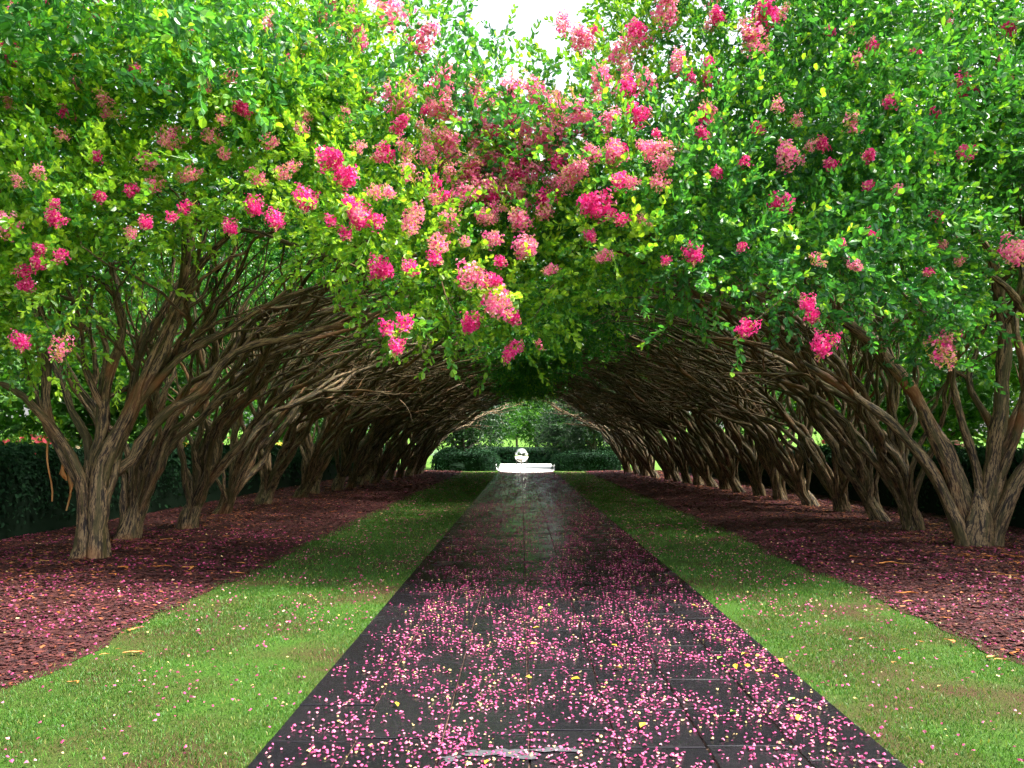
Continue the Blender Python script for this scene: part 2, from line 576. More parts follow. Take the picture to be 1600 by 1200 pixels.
def panicle(seed, L, W, n, buds, pale=0.0):
    r = np.random.default_rng(seed)
    a = Acc()
    V, Fq, _ = tube(spline([(0, 0, -.10), (0, 0, 0), (r.normal(0, .02), r.normal(0, .02), L * .9)], 5), [.004, .004, .003, .003, .002], 3)
    a.add(V, Fq, tint=np.full(len(V), 1.0))
    nb = max(5, int(n / 15))
    cl = []
    for k in range(nb):          # side bunches make the outline knobbly
        s = (k + .5) / nb
        az = k * 2.4
        w = W * .5 * (.95 - .65 * s) * r.uniform(.75, 1.1)
        cl.append(np.array([math.cos(az) * w, math.sin(az) * w, L * (s * .9 + .05)]))
    for k in range(n):
        c = cl[k % nb]
        p = c + np.clip(r.normal(0, .027, 3), -.045, .045) * np.array([1, 1, 1.1])
        out = unit(p - np.array([0, 0, L * .35]) + r.normal(0, .03, 3))
        V, Ft = floret(r, r.uniform(.010, .018))
        M3 = frames(out[None], np.array([0.]))[0]
        a.add(p + (M3 @ V.T).T, Ft, tint=np.full(7, np.clip(r.normal(.46 + pale, .17), 0, .88)))
    for k in range(buds):        # bare stalks with bud tips
        s = r.uniform(0, 1)
        az = r.uniform(0, 6.28)
        b0 = np.array([0, 0, L * s])
        w = W * .5 * (1.15 - .6 * s)
        b1 = b0 + np.array([math.cos(az) * w, math.sin(az) * w, r.uniform(.02, .07)])
        V, Fq, _ = tube(np.array([b0, b1]), [.0022, .0022], 3)
        a.add(V, Fq, tint=np.full(len(V), 1.0))
        for q in range(4):
            V, Ft = floret(r, .008)
            a.add(V + b1 + np.clip(r.normal(0, .011, 3), -.012, .012), Ft, tint=np.full(7, r.choice([.95, .90, .7, 1.0])))
    return a.mesh('flower_cluster', M['flower'])


PAN = {
    'full': [panicle(300 + k, .24, .19, 300, 10) for k in range(3)],
    'long': [panicle(310 + k, .30, .15, 240, 14, .05) for k in range(3)],
    'small': [panicle(320 + k, .13, .12, 110, 6) for k in range(3)],
    'dull': [panicle(330 + k, .30, .22, 90, 40, .28) for k in range(3)],
    'pale': [panicle(340 + k, .28, .21, 210, 22, .36) for k in range(3)],  # petal colour lightened to imitate blooms washed out by glare
}


# ------------------------------------------------------------------ crape myrtle trees
def stem_with_branches(r, ctrl, r0, r1, nsub, sub_len=(1.3, 2.6), up=.25, inward=0.0, start=(.35, .85), wig=.095):
    """returns (main tube, [branch pieces])"""
    n = max(10, int(np.sum(np.linalg.norm(np.diff(np.asarray(ctrl, float), axis=0), axis=1)) / .22))
    pts = wiggle(spline(ctrl, n), wig, 1.3, r)
    t = np.linspace(0, 1, n)
    rad = r0 * (1 - t) ** .8 + r1
    rad = rad * (1 + .10 * np.sin(t * 37 + r.uniform(0, 6)) + .08 * np.sin(t * 71 + r.uniform(0, 6)))
    main = tube(pts, rad, 8, r, .10)
    subs = []
    for k in range(nsub):
        s = r.uniform(*start)
        i = int(s * (n - 1))
        T = unit(pts[min(i + 2, n - 1)] - pts[max(i - 1, 0)])
        side = unit(np.cross(T, [0, 0, 1]) + 1e-6) * (1 if (k + (r.random() < .3)) % 2 else -1)
        D = unit(T * .8 + side * r.uniform(.2, .75) + np.array([inward * .5, 0, r.uniform(-.1, up * 2)]))
        L = r.uniform(*sub_len)
        end = pts[i] + D * L + np.array([inward * L * .25, 0, -.12 * L if up < .2 else .05 * L])
        mid = pts[i] + D * L * .5 + r.normal(0, .08, 3)
        sp = wiggle(spline([pts[i], pts[i] + T * .12 + D * .08, mid, end], 13), .05, .9, r)
        rr = max(rad[i] * .62, .012)
        tt = np.linspace(0, 1, 13)
        pc = Acc()
        V, Fq, bk = tube(sp, rr * (1 - tt) ** .8 + .006, 5, r, .08)
        pc.add(V, Fq, bark=bk)
        for q in range(3):
            j = r.integers(4, 12)
            T2 = unit(sp[min(j + 1, 12)] - sp[j - 1])
            D2 = unit(T2 * .7 + unit(r.normal(0, 1, 3)) * .7 + np.array([0, 0, .25]))
            l2 = r.uniform(.5, 1.2)
            tw = wiggle(spline([sp[j], sp[j] + D2 * l2 * .5 + r.normal(0, .05, 3), sp[j] + D2 * l2], 7), .03, .5, r)
            V, Fq, bk = tube(tw, np.linspace(rr * .45, .004, 7), 3, r)
            pc.add(V, Fq, bark=bk)
        subs.append(pc)
    a = Acc()
    a.add(main[0], main[1], bark=main[2])
    return a, subs, pts


def trunk_piece(r, rad, h, lean=(0, 0)):
    n = 12
    z = np.linspace(-.06, h, n)
    t = np.linspace(0, 1, n)
    pts = np.stack([lean[0] * t + .03 * np.sin(t * 5 + r.uniform(0, 6)), lean[1] * t + .03 * np.sin(t * 4 + r.uniform(0, 6)), z], -1)
    V, Fq, bk = tube(pts, rad * (1 + .32 * np.exp(-t * 8)) * (1 - .93 * t ** 1.8), 22, r, 0)
    th = np.tile(np.linspace(0, 6.283, 22, endpoint=False), n)
    tt = np.repeat(t, 22)
    k = 1 + .10 * np.sin(3 * th + r.uniform(0, 6) + tt) + .09 * np.sin(5 * th + r.uniform(0, 6)) + .05 * np.sin(9 * th + 2 * tt)
    c = np.repeat(pts, 22, 0)
    a = Acc()
    a.add(c + (V - c) * k[:, None], Fq, bark=bk)
    return a


def random_tree(seed, spec=None):
    """local frame: +X towards the path, Y along the row"""
    r = np.random.default_rng(seed)
    stems = []
    h = r.uniform(.35, .85)
    lean = (r.uniform(.02, .2), r.normal(0, .06))
    trunk = trunk_piece(r, r.uniform(.14, .17), h * 1.25, lean)
    specs = []
    for k in range(9): specs.append(('in', r.uniform(-58, 58) if k else r.uniform(-12, 12)))
    for k in range(4): specs.append(('up', r.uniform(-180, 180)))
    for k in range(2): specs.append(('out', r.choice([-1, 1]) * r.uniform(85, 165)))
    if spec: specs = spec
    for kind, azd in specs:
        az = R(azd)
        d = np.array([math.cos(az), math.sin(az)])
        off = .12 * d * r.uniform(.6, 1.1)
        h0 = h * r.uniform(.7, 1.1)
        if kind == 'in':
            U, tm = r.uniform(3.0, 6.4) / max(.78, math.cos(az)), R(r.uniform(46, 70))
            H = r.uniform(3.9, 5.3) - h0
        elif kind == 'up':
            U, H, tm = r.uniform(.5, 1.8), r.uniform(4.3, 5.6), R(50)
        else:
            U, H, tm = r.uniform(1.6, 2.8), r.uniform(3.0, 4.2), R(60)
        ts = np.linspace(0, tm, 8)[1:]
        hz = U * (1 - np.cos(ts)) / (1 - math.cos(tm))
        hz = hz * .66 + U * .34 * ts / tm
        zz = h0 + H * np.sin(ts) / math.sin(tm)
        ctrl = [(off[0] * 1.2, off[1] * 1.2, -.05), (off[0] + lean[0] * .6, off[1] + lean[1] * .6, h0 * .55), (off[0] * 1.1 + lean[0], off[1] * 1.1 + lean[1], h0)]
        for a_, z_ in zip(hz, zz):
            p = d * a_ + off + np.array(lean)
            ctrl.append((p[0] + r.normal(0, .06), p[1] + r.normal(0, .09), z_ + r.normal(0, .05)))
        stems.append(stem_with_branches(r, ctrl, r.uniform(.036, .068) * (1.05 if kind != 'out' else .8), .014, 4 if kind == 'in' else 3,
                                        up=.12 if kind == 'in' else .5, inward=.35 if kind == 'in' else 0))
    return trunk, stems


UB = np.array([-3.6, -2.2, -.5, 1.5, 4.0, 5.8, 7.0])
ZB = np.array([3.7, 4.3, 4.95, 5.1, 4.95, 4.55, 4.15])
ZT = np.array([5.5, 7.4, 8.6, 8.7, 7.4, 5.7, 4.9])


def crown(seed, n_clumps=130, per=8, umax=7.0):
    r = np.random.default_rng(seed)
    u = r.uniform(-3.5, umax, n_clumps)
    w = r.uniform(-1.6, 1.6, n_clumps)
    zb, zt = np.interp(u, UB, ZB), np.interp(u, UB, ZT)
    f = np.where(r.random(n_clumps) < .4, r.uniform(0, .25, n_clumps), r.uniform(.1, 1, n_clumps))
    C = np.stack([u, w, zb + (zt - zb) * f], -1)
    k = np.repeat(np.arange(n_clumps), per)
    off = r.normal(0, 1, (len(k), 3)) * np.array([.34, .34, .26])
    Pp = C[k] + off
    Dd = unit(off) * .8 + r.normal(0, .4, off.shape) + np.array([0, 0, .25])
    a = Acc()
    ts = r.normal(0, .09, n_clumps)[k] + r.normal(0, .06, len(k)) + .10 * np.clip((Pp[:, 2] - 5.5) / 2, -.6, 1)
    scatter_sprays(a, Pp, Dd, r.uniform(.75, 1.5, len(k)), ts, SPR, r)
    return a.mesh('foliage', M['leaf']), C[(f > .55)]


VAR = []
for k in range(5):
    tr, st = random_tree(400 + k)
    fol, tops = crown(500 + k, 230, 9)
    VAR.append(dict(trunk=tr.mesh('trunk', M['bark'], True), stems=st, foliage=fol, tops=tops, joined=None, split=None))


tr, st = random_tree(470, [('up', 100), ('up', 200), ('out', 150), ('out', -150), ('up', 160), ('out', 110)])
_ef, _et = crown(520, 170, 9, 3.9)
EDGE = dict(foliage=_ef, tops=_et, trunk=tr.mesh('trunk', M['bark'], True), stems=st, joined=None, split=None)


def stem_meshes(v, split):
    key = 'split' if split else 'joined'
    if v[key] is None:
        out = []
        for main, subs, pts in v['stems']:
            if split:
                out.append((main.mesh('stem', M['bark'], True), [s.mesh('branch', M['bark'], True) for s in subs]))
            else:
                a = Acc()
                for q in [main] + subs:
                    a.add(np.concatenate(q.V), np.concatenate(q.F[4]), bark=np.concatenate(q.A['bark']))
                out.append((a.mesh('stem', M['bark'], True), []))
        v[key] = out
    return v[key]


ORD = ['first', 'second', 'third', 'fourth', 'fifth', 'sixth', 'seventh', 'eighth', 'ninth', 'tenth', 'eleventh', 'twelfth', 'thirteenth', 'fourteenth', 'fifteenth',
       'sixteenth', 'seventeenth', 'eighteenth', 'nineteenth', 'twentieth', 'twenty-first', 'twenty-second', 'twenty-third', 'twenty-fourth', 'twenty-fifth', 'twenty-sixth', 'twenty-seventh', 'twenty-eighth']


def place_tree(v, loc, rz, scl, label, group, split, flowers=0, seed=0, crown_on=True):
    e = link('crape_myrtle_tree', None, None, loc, (0, 0, rz), scl)
    e.empty_display_size = .2
    tag(e, label, 'tree', group)
    link('trunk', v['trunk'], e)
    for sm, bs in stem_meshes(v, split):
        s = link('stem', sm, e)
        for bm_ in bs: link('branch', bm_, s)
    if crown_on:
        tag(link('foliage', v['foliage'], e), kind='stuff')
        r = np.random.default_rng(seed)
        for k in range(flowers):
            c = v['tops'][r.integers(len(v['tops']))] + r.normal(0, .25, 3) + np.array([0, 0, .2])
            kind = r.choice(['full', 'long', 'pale', 'pale', 'dull', 'small'])
            link('flower_cluster', PAN[kind][r.integers(3)], e, c, (r.normal(0, .7), r.normal(0, .7), r.uniform(0, 6)), r.uniform(.9, 1.4))
    return e


# traced main stems of the two trees at the open end (photograph pixels, offset in depth)
def z1(x, y): return (x / 2.1426, 340 + y / 2.1426)
def z2(x, y): return (1060 + x / 2.1426, 340 + y / 2.1426)


LEFT1 = [  # zoom pixels, depth drift at the end, radius start, radius end, branches
    (z1, [(290, 1170), (285, 1000), (262, 880), (205, 760), (160, 650), (150, 480), (125, 300), (90, 170)], -.3, .085, .022, 3),
    (z1, [(285, 1170), (275, 1000), (262, 860), (215, 740), (140, 655), (60, 585), (-60, 540), (-180, 500)], -.9, .07, .02, 3),
    (z1, [(300, 1170), (305, 1000), (315, 850), (345, 720), (350, 600), (372, 500), (398, 400), (400, 290), (350, 215), (280, 185)], -.5, .085, .03, 3),
    (z1, [(320, 1170), (325, 1000), (345, 830), (400, 720), (470, 580), (540, 450), (590, 330), (618, 200), (625, 60), (610, -80)], .5, .105, .035, 3),
    (z1, [(330, 1170), (335, 1020), (350, 890), (440, 825), (475, 735), (560, 640), (660, 592), (750, 490), (850, 432), (1000, 392), (1160, 350), (1320, 300)], .8, .07, .02, 4),
    (z1, [(325, 1165), (335, 1000), (380, 840), (430, 640), (480, 420), (555, 290), (640, 170), (740, 80)], 1.2, .07, .022, 3),
    (z1, [(305, 1170), (300, 980), (300, 770), (235, 640), (185, 520), (120, 400), (0, 330)], .8, .06, .018, 3),
    (z1, [(315, 1170), (318, 950), (335, 700), (260, 560), (215, 470), (190, 330)], 1.4, .06, .02, 2),
    (z1, [(322, 1170), (322, 950), (345, 640), (350, 430), (290, 305), (200, 265)], .2, .05, .028, 1),
    (z1, [(330, 1165), (340, 980), (430, 690), (530, 545), (620, 460), (740, 390), (880, 300), (1000, 250), (1130, 220), (1280, 200)], .3, .06, .018, 3),
    (z1, [(325, 1165), (345, 900), (470, 560), (600, 280), (700, 120), (800, 42), (900, 60), (1010, 98), (1160, 155), (1240, 190)], -.9, .05, .014, 0),
]
RIGHT1 = [
    (z2, [(1060, 1125), (1075, 1010), (1120, 900), (1180, 820), (1260, 740), (1330, 600)], -.3, .11, .04, 3),
    (z2, [(960, 1125), (925, 1000), (850, 850), (760, 740), (650, 640), (540, 560), (400, 480), (240, 420), (60, 395)], .6, .09, .022, 4),
    (z2, [(975, 1125), (945, 1000), (890, 800), (800, 600), (700, 480), (560, 350), (400, 290), (200, 235), (0, 230)], -.5, .10, .024, 4),
    (z2, [(1000, 1130), (985, 1000), (930, 850), (850, 700), (770, 560), (650, 400), (520, 300), (360, 210)], 1.0, .09, .022, 4),
    (z2, [(1030, 1130), (1030, 960), (1060, 780), (1080, 600), (1088, 400), (1065, 180), (990, 40), (900, -40), (780, -120)], -.6, .11, .04, 3),
    (z2, [(1020, 1130), (1010, 960), (990, 800), (940, 640), (900, 450), (850, 350), (740, 240)], .3, .07, .02, 3),
    (z2, [(1045, 1128), (1060, 960), (1110, 720), (1160, 560), (1130, 380), (1150, 200), (1120, 60)], .7, .085, .03, 3),
    (z2, [(1030, 1128), (1040, 900), (1060, 730), (980, 560), (1000, 420), (960, 260), (850, 130)], 1.5, .06, .022, 3),
    (z2, [(1050, 1128), (1070, 900), (1150, 640), (1190, 420), (1130, 280), (1040, 190), (900, 120), (820, 80)], -1.3, .07, .022, 2),
]


def traced_tree(spec, base, rz, seed, trunk_r, h):
    r = np.random.default_rng(seed)
    c, s = math.cos(-rz), math.sin(-rz)
    stems = []
    for zf, pl, drift, r0, r1, nb in spec:
        q = []
        for i, (x, y) in enumerate(pl):
            t = i / (len(pl) - 1)
            px, py = zf(x, y)
            w = P(px, py, base[1] + drift * max(0, t - .12) ** 1.1 + .12 * math.sin(drift * 9) * (1 - t)) - np.array(base)
            q.append((w[0] * c - w[1] * s, w[0] * s + w[1] * c, max(w[2], -.05)))
        stems.append(stem_with_branches(r, q, r0, r1, nb, (.9, 2.0), .4, .1, (.5, .92), .03))
    trunk = trunk_piece(r, trunk_r, h)
    return dict(trunk=trunk.mesh('trunk', M['bark'], True), stems=stems, foliage=None, tops=None, joined=None, split=None)


left_d = [8.8, 11.24, 13.42, 15.07, 18.4, 21.2, 24.0]
left_x = [-6.5, -5.84, -6.34, -6.08, -6.65, -6.6, -6.4]
while left_d[-1] < 44.6:
    left_d.append(left_d[-1] + 1.75 + rng.normal(0, .12)); left_x.append(XL + 1.0 * (left_d[-1] - 24) / 25 + rng.normal(-.05, .15))
right_d = [10.2, 12.6, 14.9, 16.65, 18.9, 20.8, 23.0]
right_x = [7.3, 6.88, 7.05, 7.2, 7.3, 7.25, 7.15]
while right_d[-1] < 44.6:
    right_d.append(right_d[-1] + 1.7 + rng.normal(0, .12)); right_x.append(XR - 1.4 * (right_d[-1] - 23) / 25 + rng.normal(.05, .15))

special = {('L', 0): 'bloom-laden crape myrtle, first at the open end of the row with hanging bark',
           ('L', 1): 'wide candelabra-shaped crape myrtle with hanging strips of peeling bark on its trunk',
           ('R', 1): 'crape myrtle with broad flared fluted base, stems sweeping over the path, opposite the candelabra-shaped tree'}
TREES = {}
for side, ds, xs in (('L', left_d, left_x), ('R', right_d, right_x)):
    for i, (d, x) in enumerate(zip(ds, xs)):
        rz = 0.0 if side == 'L' else math.pi
        z = .07
        lab = special.get((side, i)) or ('arching multi-stemmed crape myrtle, %s from the open end of the row %s' % (ORD[i], 'with hanging bark' if side == 'L' else 'opposite the hanging bark'))
        grp = 'crape myrtles in two rows along the path'
        if i == 1:
            v = traced_tree(LEFT1 if side == 'L' else RIGHT1, (x, d, .04), rz, 900 + (side == 'R'), 0.205 if side == 'L' else .24, 1.35 if side == 'L' else .9)
            v['foliage'], v['tops'] = VAR[2 if side == 'L' else 4]['foliage'], VAR[2]['tops']
            t = place_tree(v, (x, d, .04), rz, 1, lab, grp, True, 8, 60 + i)
        else:
            k = (i * 3 + (3 if side == 'R' else 0)) % 5
            sc_ = 1 + rng.normal(0, .035)
            t = place_tree(VAR[k] if i else EDGE, (x, d, z), rz + rng.normal(0, .12) * (i > 1), sc_, lab, grp, i < 4, 10 if i < 8 else 4, 60 + i + (100 if side == 'R' else 0))
        TREES[side, i] = t
        if side == 'L' and i < 3:
            for c_ in t.children:
                if c_.name.startswith('foliage'): c_.location.z += .25 if i == 1 else .4

# hanging bark strips on the candelabra tree
def strip_mesh(seed, L, w):
    r = np.random.default_rng(seed)
    n = 7
    t = np.linspace(0, 1, n)
    c = np.stack([.03 * np.sin(t * 4 + r.uniform(0, 6)), .02 * np.sin(t * 5 + r.uniform(0, 6)), -L * t], -1)
    ww = w * .55 * (.45 + .8 * np.sin(t * 3 + .2)) * r.uniform(.4, 1.3, n)
    tw = r.uniform(-.8, .8) * t * 2
    dx = np.stack([np.cos(tw), np.sin(tw), t * 0], -1) * ww[:, None]
    nz = np.stack([-np.sin(tw), np.cos(tw), t * 0], -1) * .003
    V = np.concatenate([c - dx + nz, c + nz * 5, c + dx + nz, c - dx - nz, c + nz * 3, c + dx - nz])
    Fq = []
    for i in range(n - 1):
        for a_ in (0, n, 3 * n, 4 * n):
            Fq.append((a_ + i, a_ + i + 1, a_ + n + i + 1, a_ + n + i))
    return make_mesh('peeling_bark', V, np.array(Fq), M['strip'], {'tint': np.clip(r.normal(.75, .2, len(V)), 0, 1)})
for k, (px, py, L, w) in enumerate([(106, 728, .60, .04), (101, 722, .25, .05), (78, 690, .8, .025), (96, 712, .25, .02), (112, 735, .3, .025)]):
    side = 'L' if px < 800 else 'R'
    base = TREES[side, 1]
    w_ = P(px, py, base.location[1] - .12) - np.array(base.location)
    if side == 'R': w_[:2] *= -1
    link('peeling_bark', strip_mesh(620 + k, L, w), base, w_, (0, 0, rng.uniform(0, 3)))

# ------------------------------------------------------------------ the canopy's open front: drooping leafy sprays and blooms
LOWX = [-150, 0, 60, 130, 200, 300, 400, 500, 560, 610, 700, 800, 850, 930, 1000, 1080, 1150, 1210, 1290, 1400, 1440, 1490, 1510, 1560, 1620, 1750]
LOWY = [560, 535, 545, 455, 400, 335, 318, 365, 415, 500, 520, 530, 480, 450, 430, 420, 500, 450, 470, 440, 550, 520, 300, 250, 270, 330]


def front_depth(x, y):
    d = 8.9 + .0035 * np.clip(420 - y, 0, 600) + .35 * np.sin(x * .013 + 1) * np.sin(y * .017)
    d = d + 1.2 * np.exp(-((x - 790) / 170.0) ** 2)
    d = d + np.where(x > 1450, .8, 0)
    return d


def notch(x):       # lower end of the gap of sky between the two rows
    return np.interp(x, [450, 530, 610, 750, 850, 930, 990], [-400, 0, 150, 245, 205, 40, -300])


r = np.random.default_rng(77)
NCL = 850
cx, cy = [], []
while len(cx) < NCL:
    x, y = r.uniform(-150, 1750), r.uniform(-160, 560)
    low = np.interp(x, LOWX, LOWY)
    if y > low - 12 or y < notch(x): continue
    if r.random() < np.clip((110 - (low - y)) / 110, 0, .4): continue
    cx.append(x); cy.append(y)
for x, lo in zip(LOWX, LOWY):      # fringe
    for q in range(3):
        cx.append(x + r.uniform(-28, 28)); cy.append(np.interp(cx[-1], LOWX, LOWY) - r.uniform(8, 60))
cx, cy = np.array(cx), np.array(cy)
dep = front_depth(cx, cy) + r.exponential(.55, len(cx))
fronts = {}
for side in 'LR':
    fronts[side] = (Acc(), np.random.default_rng(5 if side == 'L' else 6))
inv = {k: t.matrix_basis.inverted() for k, t in TREES.items()}


def to_local(key, w):
    return np.array(inv[key] @ Vector([float(c) for c in w]))


nspr = 0
sp_meshes = [make_mesh('leaf_spray', V, Fq, M['leaf'], {'tint': ti}) for V, Fq, ti in SPR]
for x, y, d in zip(cx, cy, dep):
    wpos = P(x, y, d)
    side = 'L' if x < 800 else 'R'
    a, rr = fronts[side]
    n = rr.integers(7, 11)
    low = np.interp(x, LOWX, LOWY)
    off = rr.normal(0, 1, (n, 3)) * np.array([.23, .30, .20])
    Pp = wpos + off
    droop = np.clip(1 - (low - y) / 150, 0, 1)
    Dd = unit(off) * .7 + rr.normal(0, .45, off.shape) + np.array([0, -.35, .25 - .7 * droop])
    lean = .38 if x < 620 else (-.02 if x > 1000 else .3)  # tint lighter left and centre, darker right: sunlit and shaded sides painted in
    ts = lean + rr.normal(0, .12) + rr.normal(0, .06, n)
    sc = rr.uniform(.85, 1.25, n)
    near = d < 9.35 and nspr < 280
    if near:
        key = (side, 0)
        q = to_local(key, Pp[0])
        Dl = np.array(inv[key].to_3x3() @ Vector([float(c) for c in Dd[0]]))
        e = Vector(Dl).to_track_quat('Z', 'Y').to_euler()
        link('leaf_spray', sp_meshes[rr.integers(6)], TREES[key], q, e, sc[0] * 1.05)
        nspr += 1
    scatter_sprays(a, Pp[near:], Dd[near:], sc[near:], ts[near:], SPR, rr)
for side in 'LR':
    a, rr = fronts[side]
    key = (side, 1)
    V = np.concatenate(a.V)
    Mi = np.array(inv[key])
    a.V = [V @ Mi[:3, :3].T + Mi[:3, 3]]
    tag(link('foliage', a.mesh('front_foliage', M['leaf']), TREES[key]), kind='stuff')

FL = """1222 318 42 full;1230 245 46 pale;1508 135 46 full;1508 240 42 long;1460 180 26 full;1575 45 32 full;1560 90 28 pale;1083 395 34 full;1167 513 32 full;1262 475 30 full;1270 495 24 small;
1287 538 42 full;1470 545 52 dull;1482 530 34 pale;1582 390 48 pale;1335 412 26 pale;1315 380 15 small;1365 365 18 small;1450 425 14 small;1277 405 26 dull;995 178 36 full;930 320 48 full;922 368 30 long;945 400 24 pale;
850 210 28 full;900 185 52 pale;1108 125 26 full;1107 97 20 small;1195 18 62 full;1180 65 52 dull;1040 18 52 pale;1030 285 34 dull;905 265 32 pale;1358 243 22 full;1285 225 24 full;1297 257 20 small;1332 195 36 dull;
1390 160 22 small;1430 80 20 small;1340 95 26 dull;1215 165 24 dull;1120 25 26 full;1112 180 34 dull;970 85 42 pale;915 60 32 pale;880 40 30 pale;1040 408 14 small;1500 405 16 dull;1400 160 14 small;1480 28 24 dull;
800 548 40 long;775 470 54 pale;735 430 48 pale;803 497 22 small;820 385 44 pale;735 505 32 full;770 438 26 full;620 540 26 full;604 513 22 small;632 505 24 small;595 420 40 full;642 420 28 full;562 340 40 full;540 366 20 small;
517 346 18 small;478 310 40 full;515 248 42 full;540 275 42 full;548 318 30 full;685 380 38 dull;680 405 22 small;720 305 44 pale;752 300 46 pale;736 268 52 dull;700 230 40 pale;772 258 44 pale;795 150 52 pale;742 155 48 dull;690 310 26 full;
678 286 22 small;812 345 40 pale;850 330 34 dull;650 330 34 dull;640 355 30 dull;770 330 36 dull;800 300 40 dull;700 345 40 dull;840 150 46 pale;870 220 40 pale;820 200 44 pale;960 240 36 pale;1000 60 40 pale;940 130 44 pale;
30 92 44 full;25 20 46 pale;95 35 26 full;145 10 32 pale;210 115 26 full;255 135 16 small;380 170 28 full;430 342 32 full;397 322 32 full;360 355 26 full;290 325 22 small;268 340 16 small;228 348 24 full;205 298 22 small;240 288 32 dull;
85 340 30 full;86 318 16 small;60 390 22 full;62 410 28 full;40 446 24 full;95 400 22 small;5 350 48 pale;32 533 30 full;95 540 38 dull;150 245 18 small;36 425 22 small;480 70 32 pale;420 220 30 dull;400 275 34 dull;270 215 44 dull;330 212 30 dull;
230 250 36 dull;290 60 44 dull;110 90 30 dull;625 195 36 long;640 130 34 dull;690 128 48 pale;660 60 50 pale;610 20 50 pale;540 180 26 dull;580 150 24 dull;320 15 26 dull;85 10 30 full;420 40 34 dull;360 120 30 dull;450 100 26 small;
600 240 28 small;560 230 24 dull;470 200 26 dull;180 60 34 dull;170 170 40 dull;60 270 26 dull;300 270 28 dull;350 240 24 dull;440 270 26 dull;640 270 34 dull;590 300 30 dull;620 170 30 pale;560 60 36 pale;510 30 34 pale;700 180 44 pale;750 210 44 pale;790 230 40 pale;830 270 36 pale;1060 100 34 pale;1010 130 36 pale;1160 250 20 small;1050 230 28 dull;1120 270 20 small"""
BASEPX = {'full': .24, 'long': .30, 'small': .15, 'dull': .28, 'pale': .26}
r = np.random.default_rng(31)
FL = FL.replace('\n', '')
for k in range(150):      # the paler haze of blooms over the middle and small scattered ones
    if k < 95: x_, y_, s_, k_ = r.normal(790, 120), r.normal(215, 90), r.uniform(18, 36), r.choice(['pale', 'pale', 'dull', 'small'])
    else: x_, y_, s_, k_ = r.uniform(0, 1600), r.uniform(0, 400), r.uniform(12, 24), r.choice(['small', 'dull', 'dull'])
    if y_ < notch(x_) - 40 or y_ > np.interp(x_, LOWX, LOWY) - 20 or y_ < 0: continue
    FL += ';%d %d %d %s' % (x_, y_, s_, k_)
for item in FL.split(';'):
    px, py, s, kind = item.split()
    px, py, s = float(px), float(py), float(s)
    side = 'L' if px < 800 else 'R'
    d = float(front_depth(px, py)) - .38 + r.uniform(-.12, .08)
    size = s * 1.0 / F_PX * d
    low = np.interp(px, LOWX, LOWY)
    droop = np.clip(1 - (low - py) / 260, 0, 1)
    D = unit(np.array([r.normal(0, .45) - (.25 if side == 'R' else -.25), -.75, .55 - 1.5 * droop]))
    w_ = P(px, py, d - (.25 if 600 < px < 1000 else 0)) - D * size * .45
    key = (side, 0 if abs(px - 800) > 420 else 1)
    q = to_local(key, w_)
    Dl = inv[key].to_3x3() @ Vector([float(c) for c in D])
    link('flower_cluster', PAN[kind][r.integers(3)], TREES[key], q, Dl.to_track_quat('Z', 'Y').to_euler(), float(np.clip(size / BASEPX[kind], .55, 1.5)))
# bare flowering shoots that hang out of the canopy
for k, (pl, side) in enumerate([([(890, 425), (860, 450), (845, 480), (815, 525), (803, 540)], 'R'), ([(690, 440), (700, 470), (720, 500), (733, 508)], 'L'), ([(600, 470), (625, 500), (625, 540)], 'L'),
                                ([(1240, 450), (1200, 485), (1170, 508)], 'R'), ([(1490, 440), (1492, 500), (1480, 530)], 'R'), ([(60, 480), (80, 520), (95, 540)], 'L')]):
    key = (side, 1)
    pp = [to_local(key, P(x, y, float(front_depth(np.float64(x), np.float64(y))) - .35 + .5 * (1 - i / (len(pl) - 1)))) for i, (x, y) in enumerate(pl)]
    n = 12
    c = spline(pp, n)
    V, Fq, bk = tube(c, np.linspace(.008, .004, n), 4, r)
    a = Acc(); a.add(V, Fq, bark=bk)
    sh = link('shoot', a.mesh('shoot', M['bark'], True), TREES[key])
    for j in range(3, n, 2):
        T = unit(c[min(j + 1, n - 1)] - c[j - 1])
        D = unit(T + r.normal(0, .5, 3))
        link('leaf_spray', sp_meshes[r.integers(6)], sh, c[j], Vector(D).to_track_quat('Z', 'Y').to_euler(), .55)

# ------------------------------------------------------------------ hedges
def leaf_quads(r, Pp, Nn, size):
    """single folded leaves lying on a surface"""
    n = len(Pp)
    V0, F0 = leaf_shape(1.0, .6)
    Rm = frames(unit(Nn + r.normal(0, .7, Nn.shape)), r.uniform(0, 6.28, n))
    W = Pp[:, None] + np.einsum('nij,vj->nvi', Rm, V0 - np.array([0, .5, 0])) * size[:, None, None]
    Ff = F0[None] + (np.arange(n) * 6)[:, None, None]
    return W.reshape(-1, 3), Ff.reshape(-1, 4)


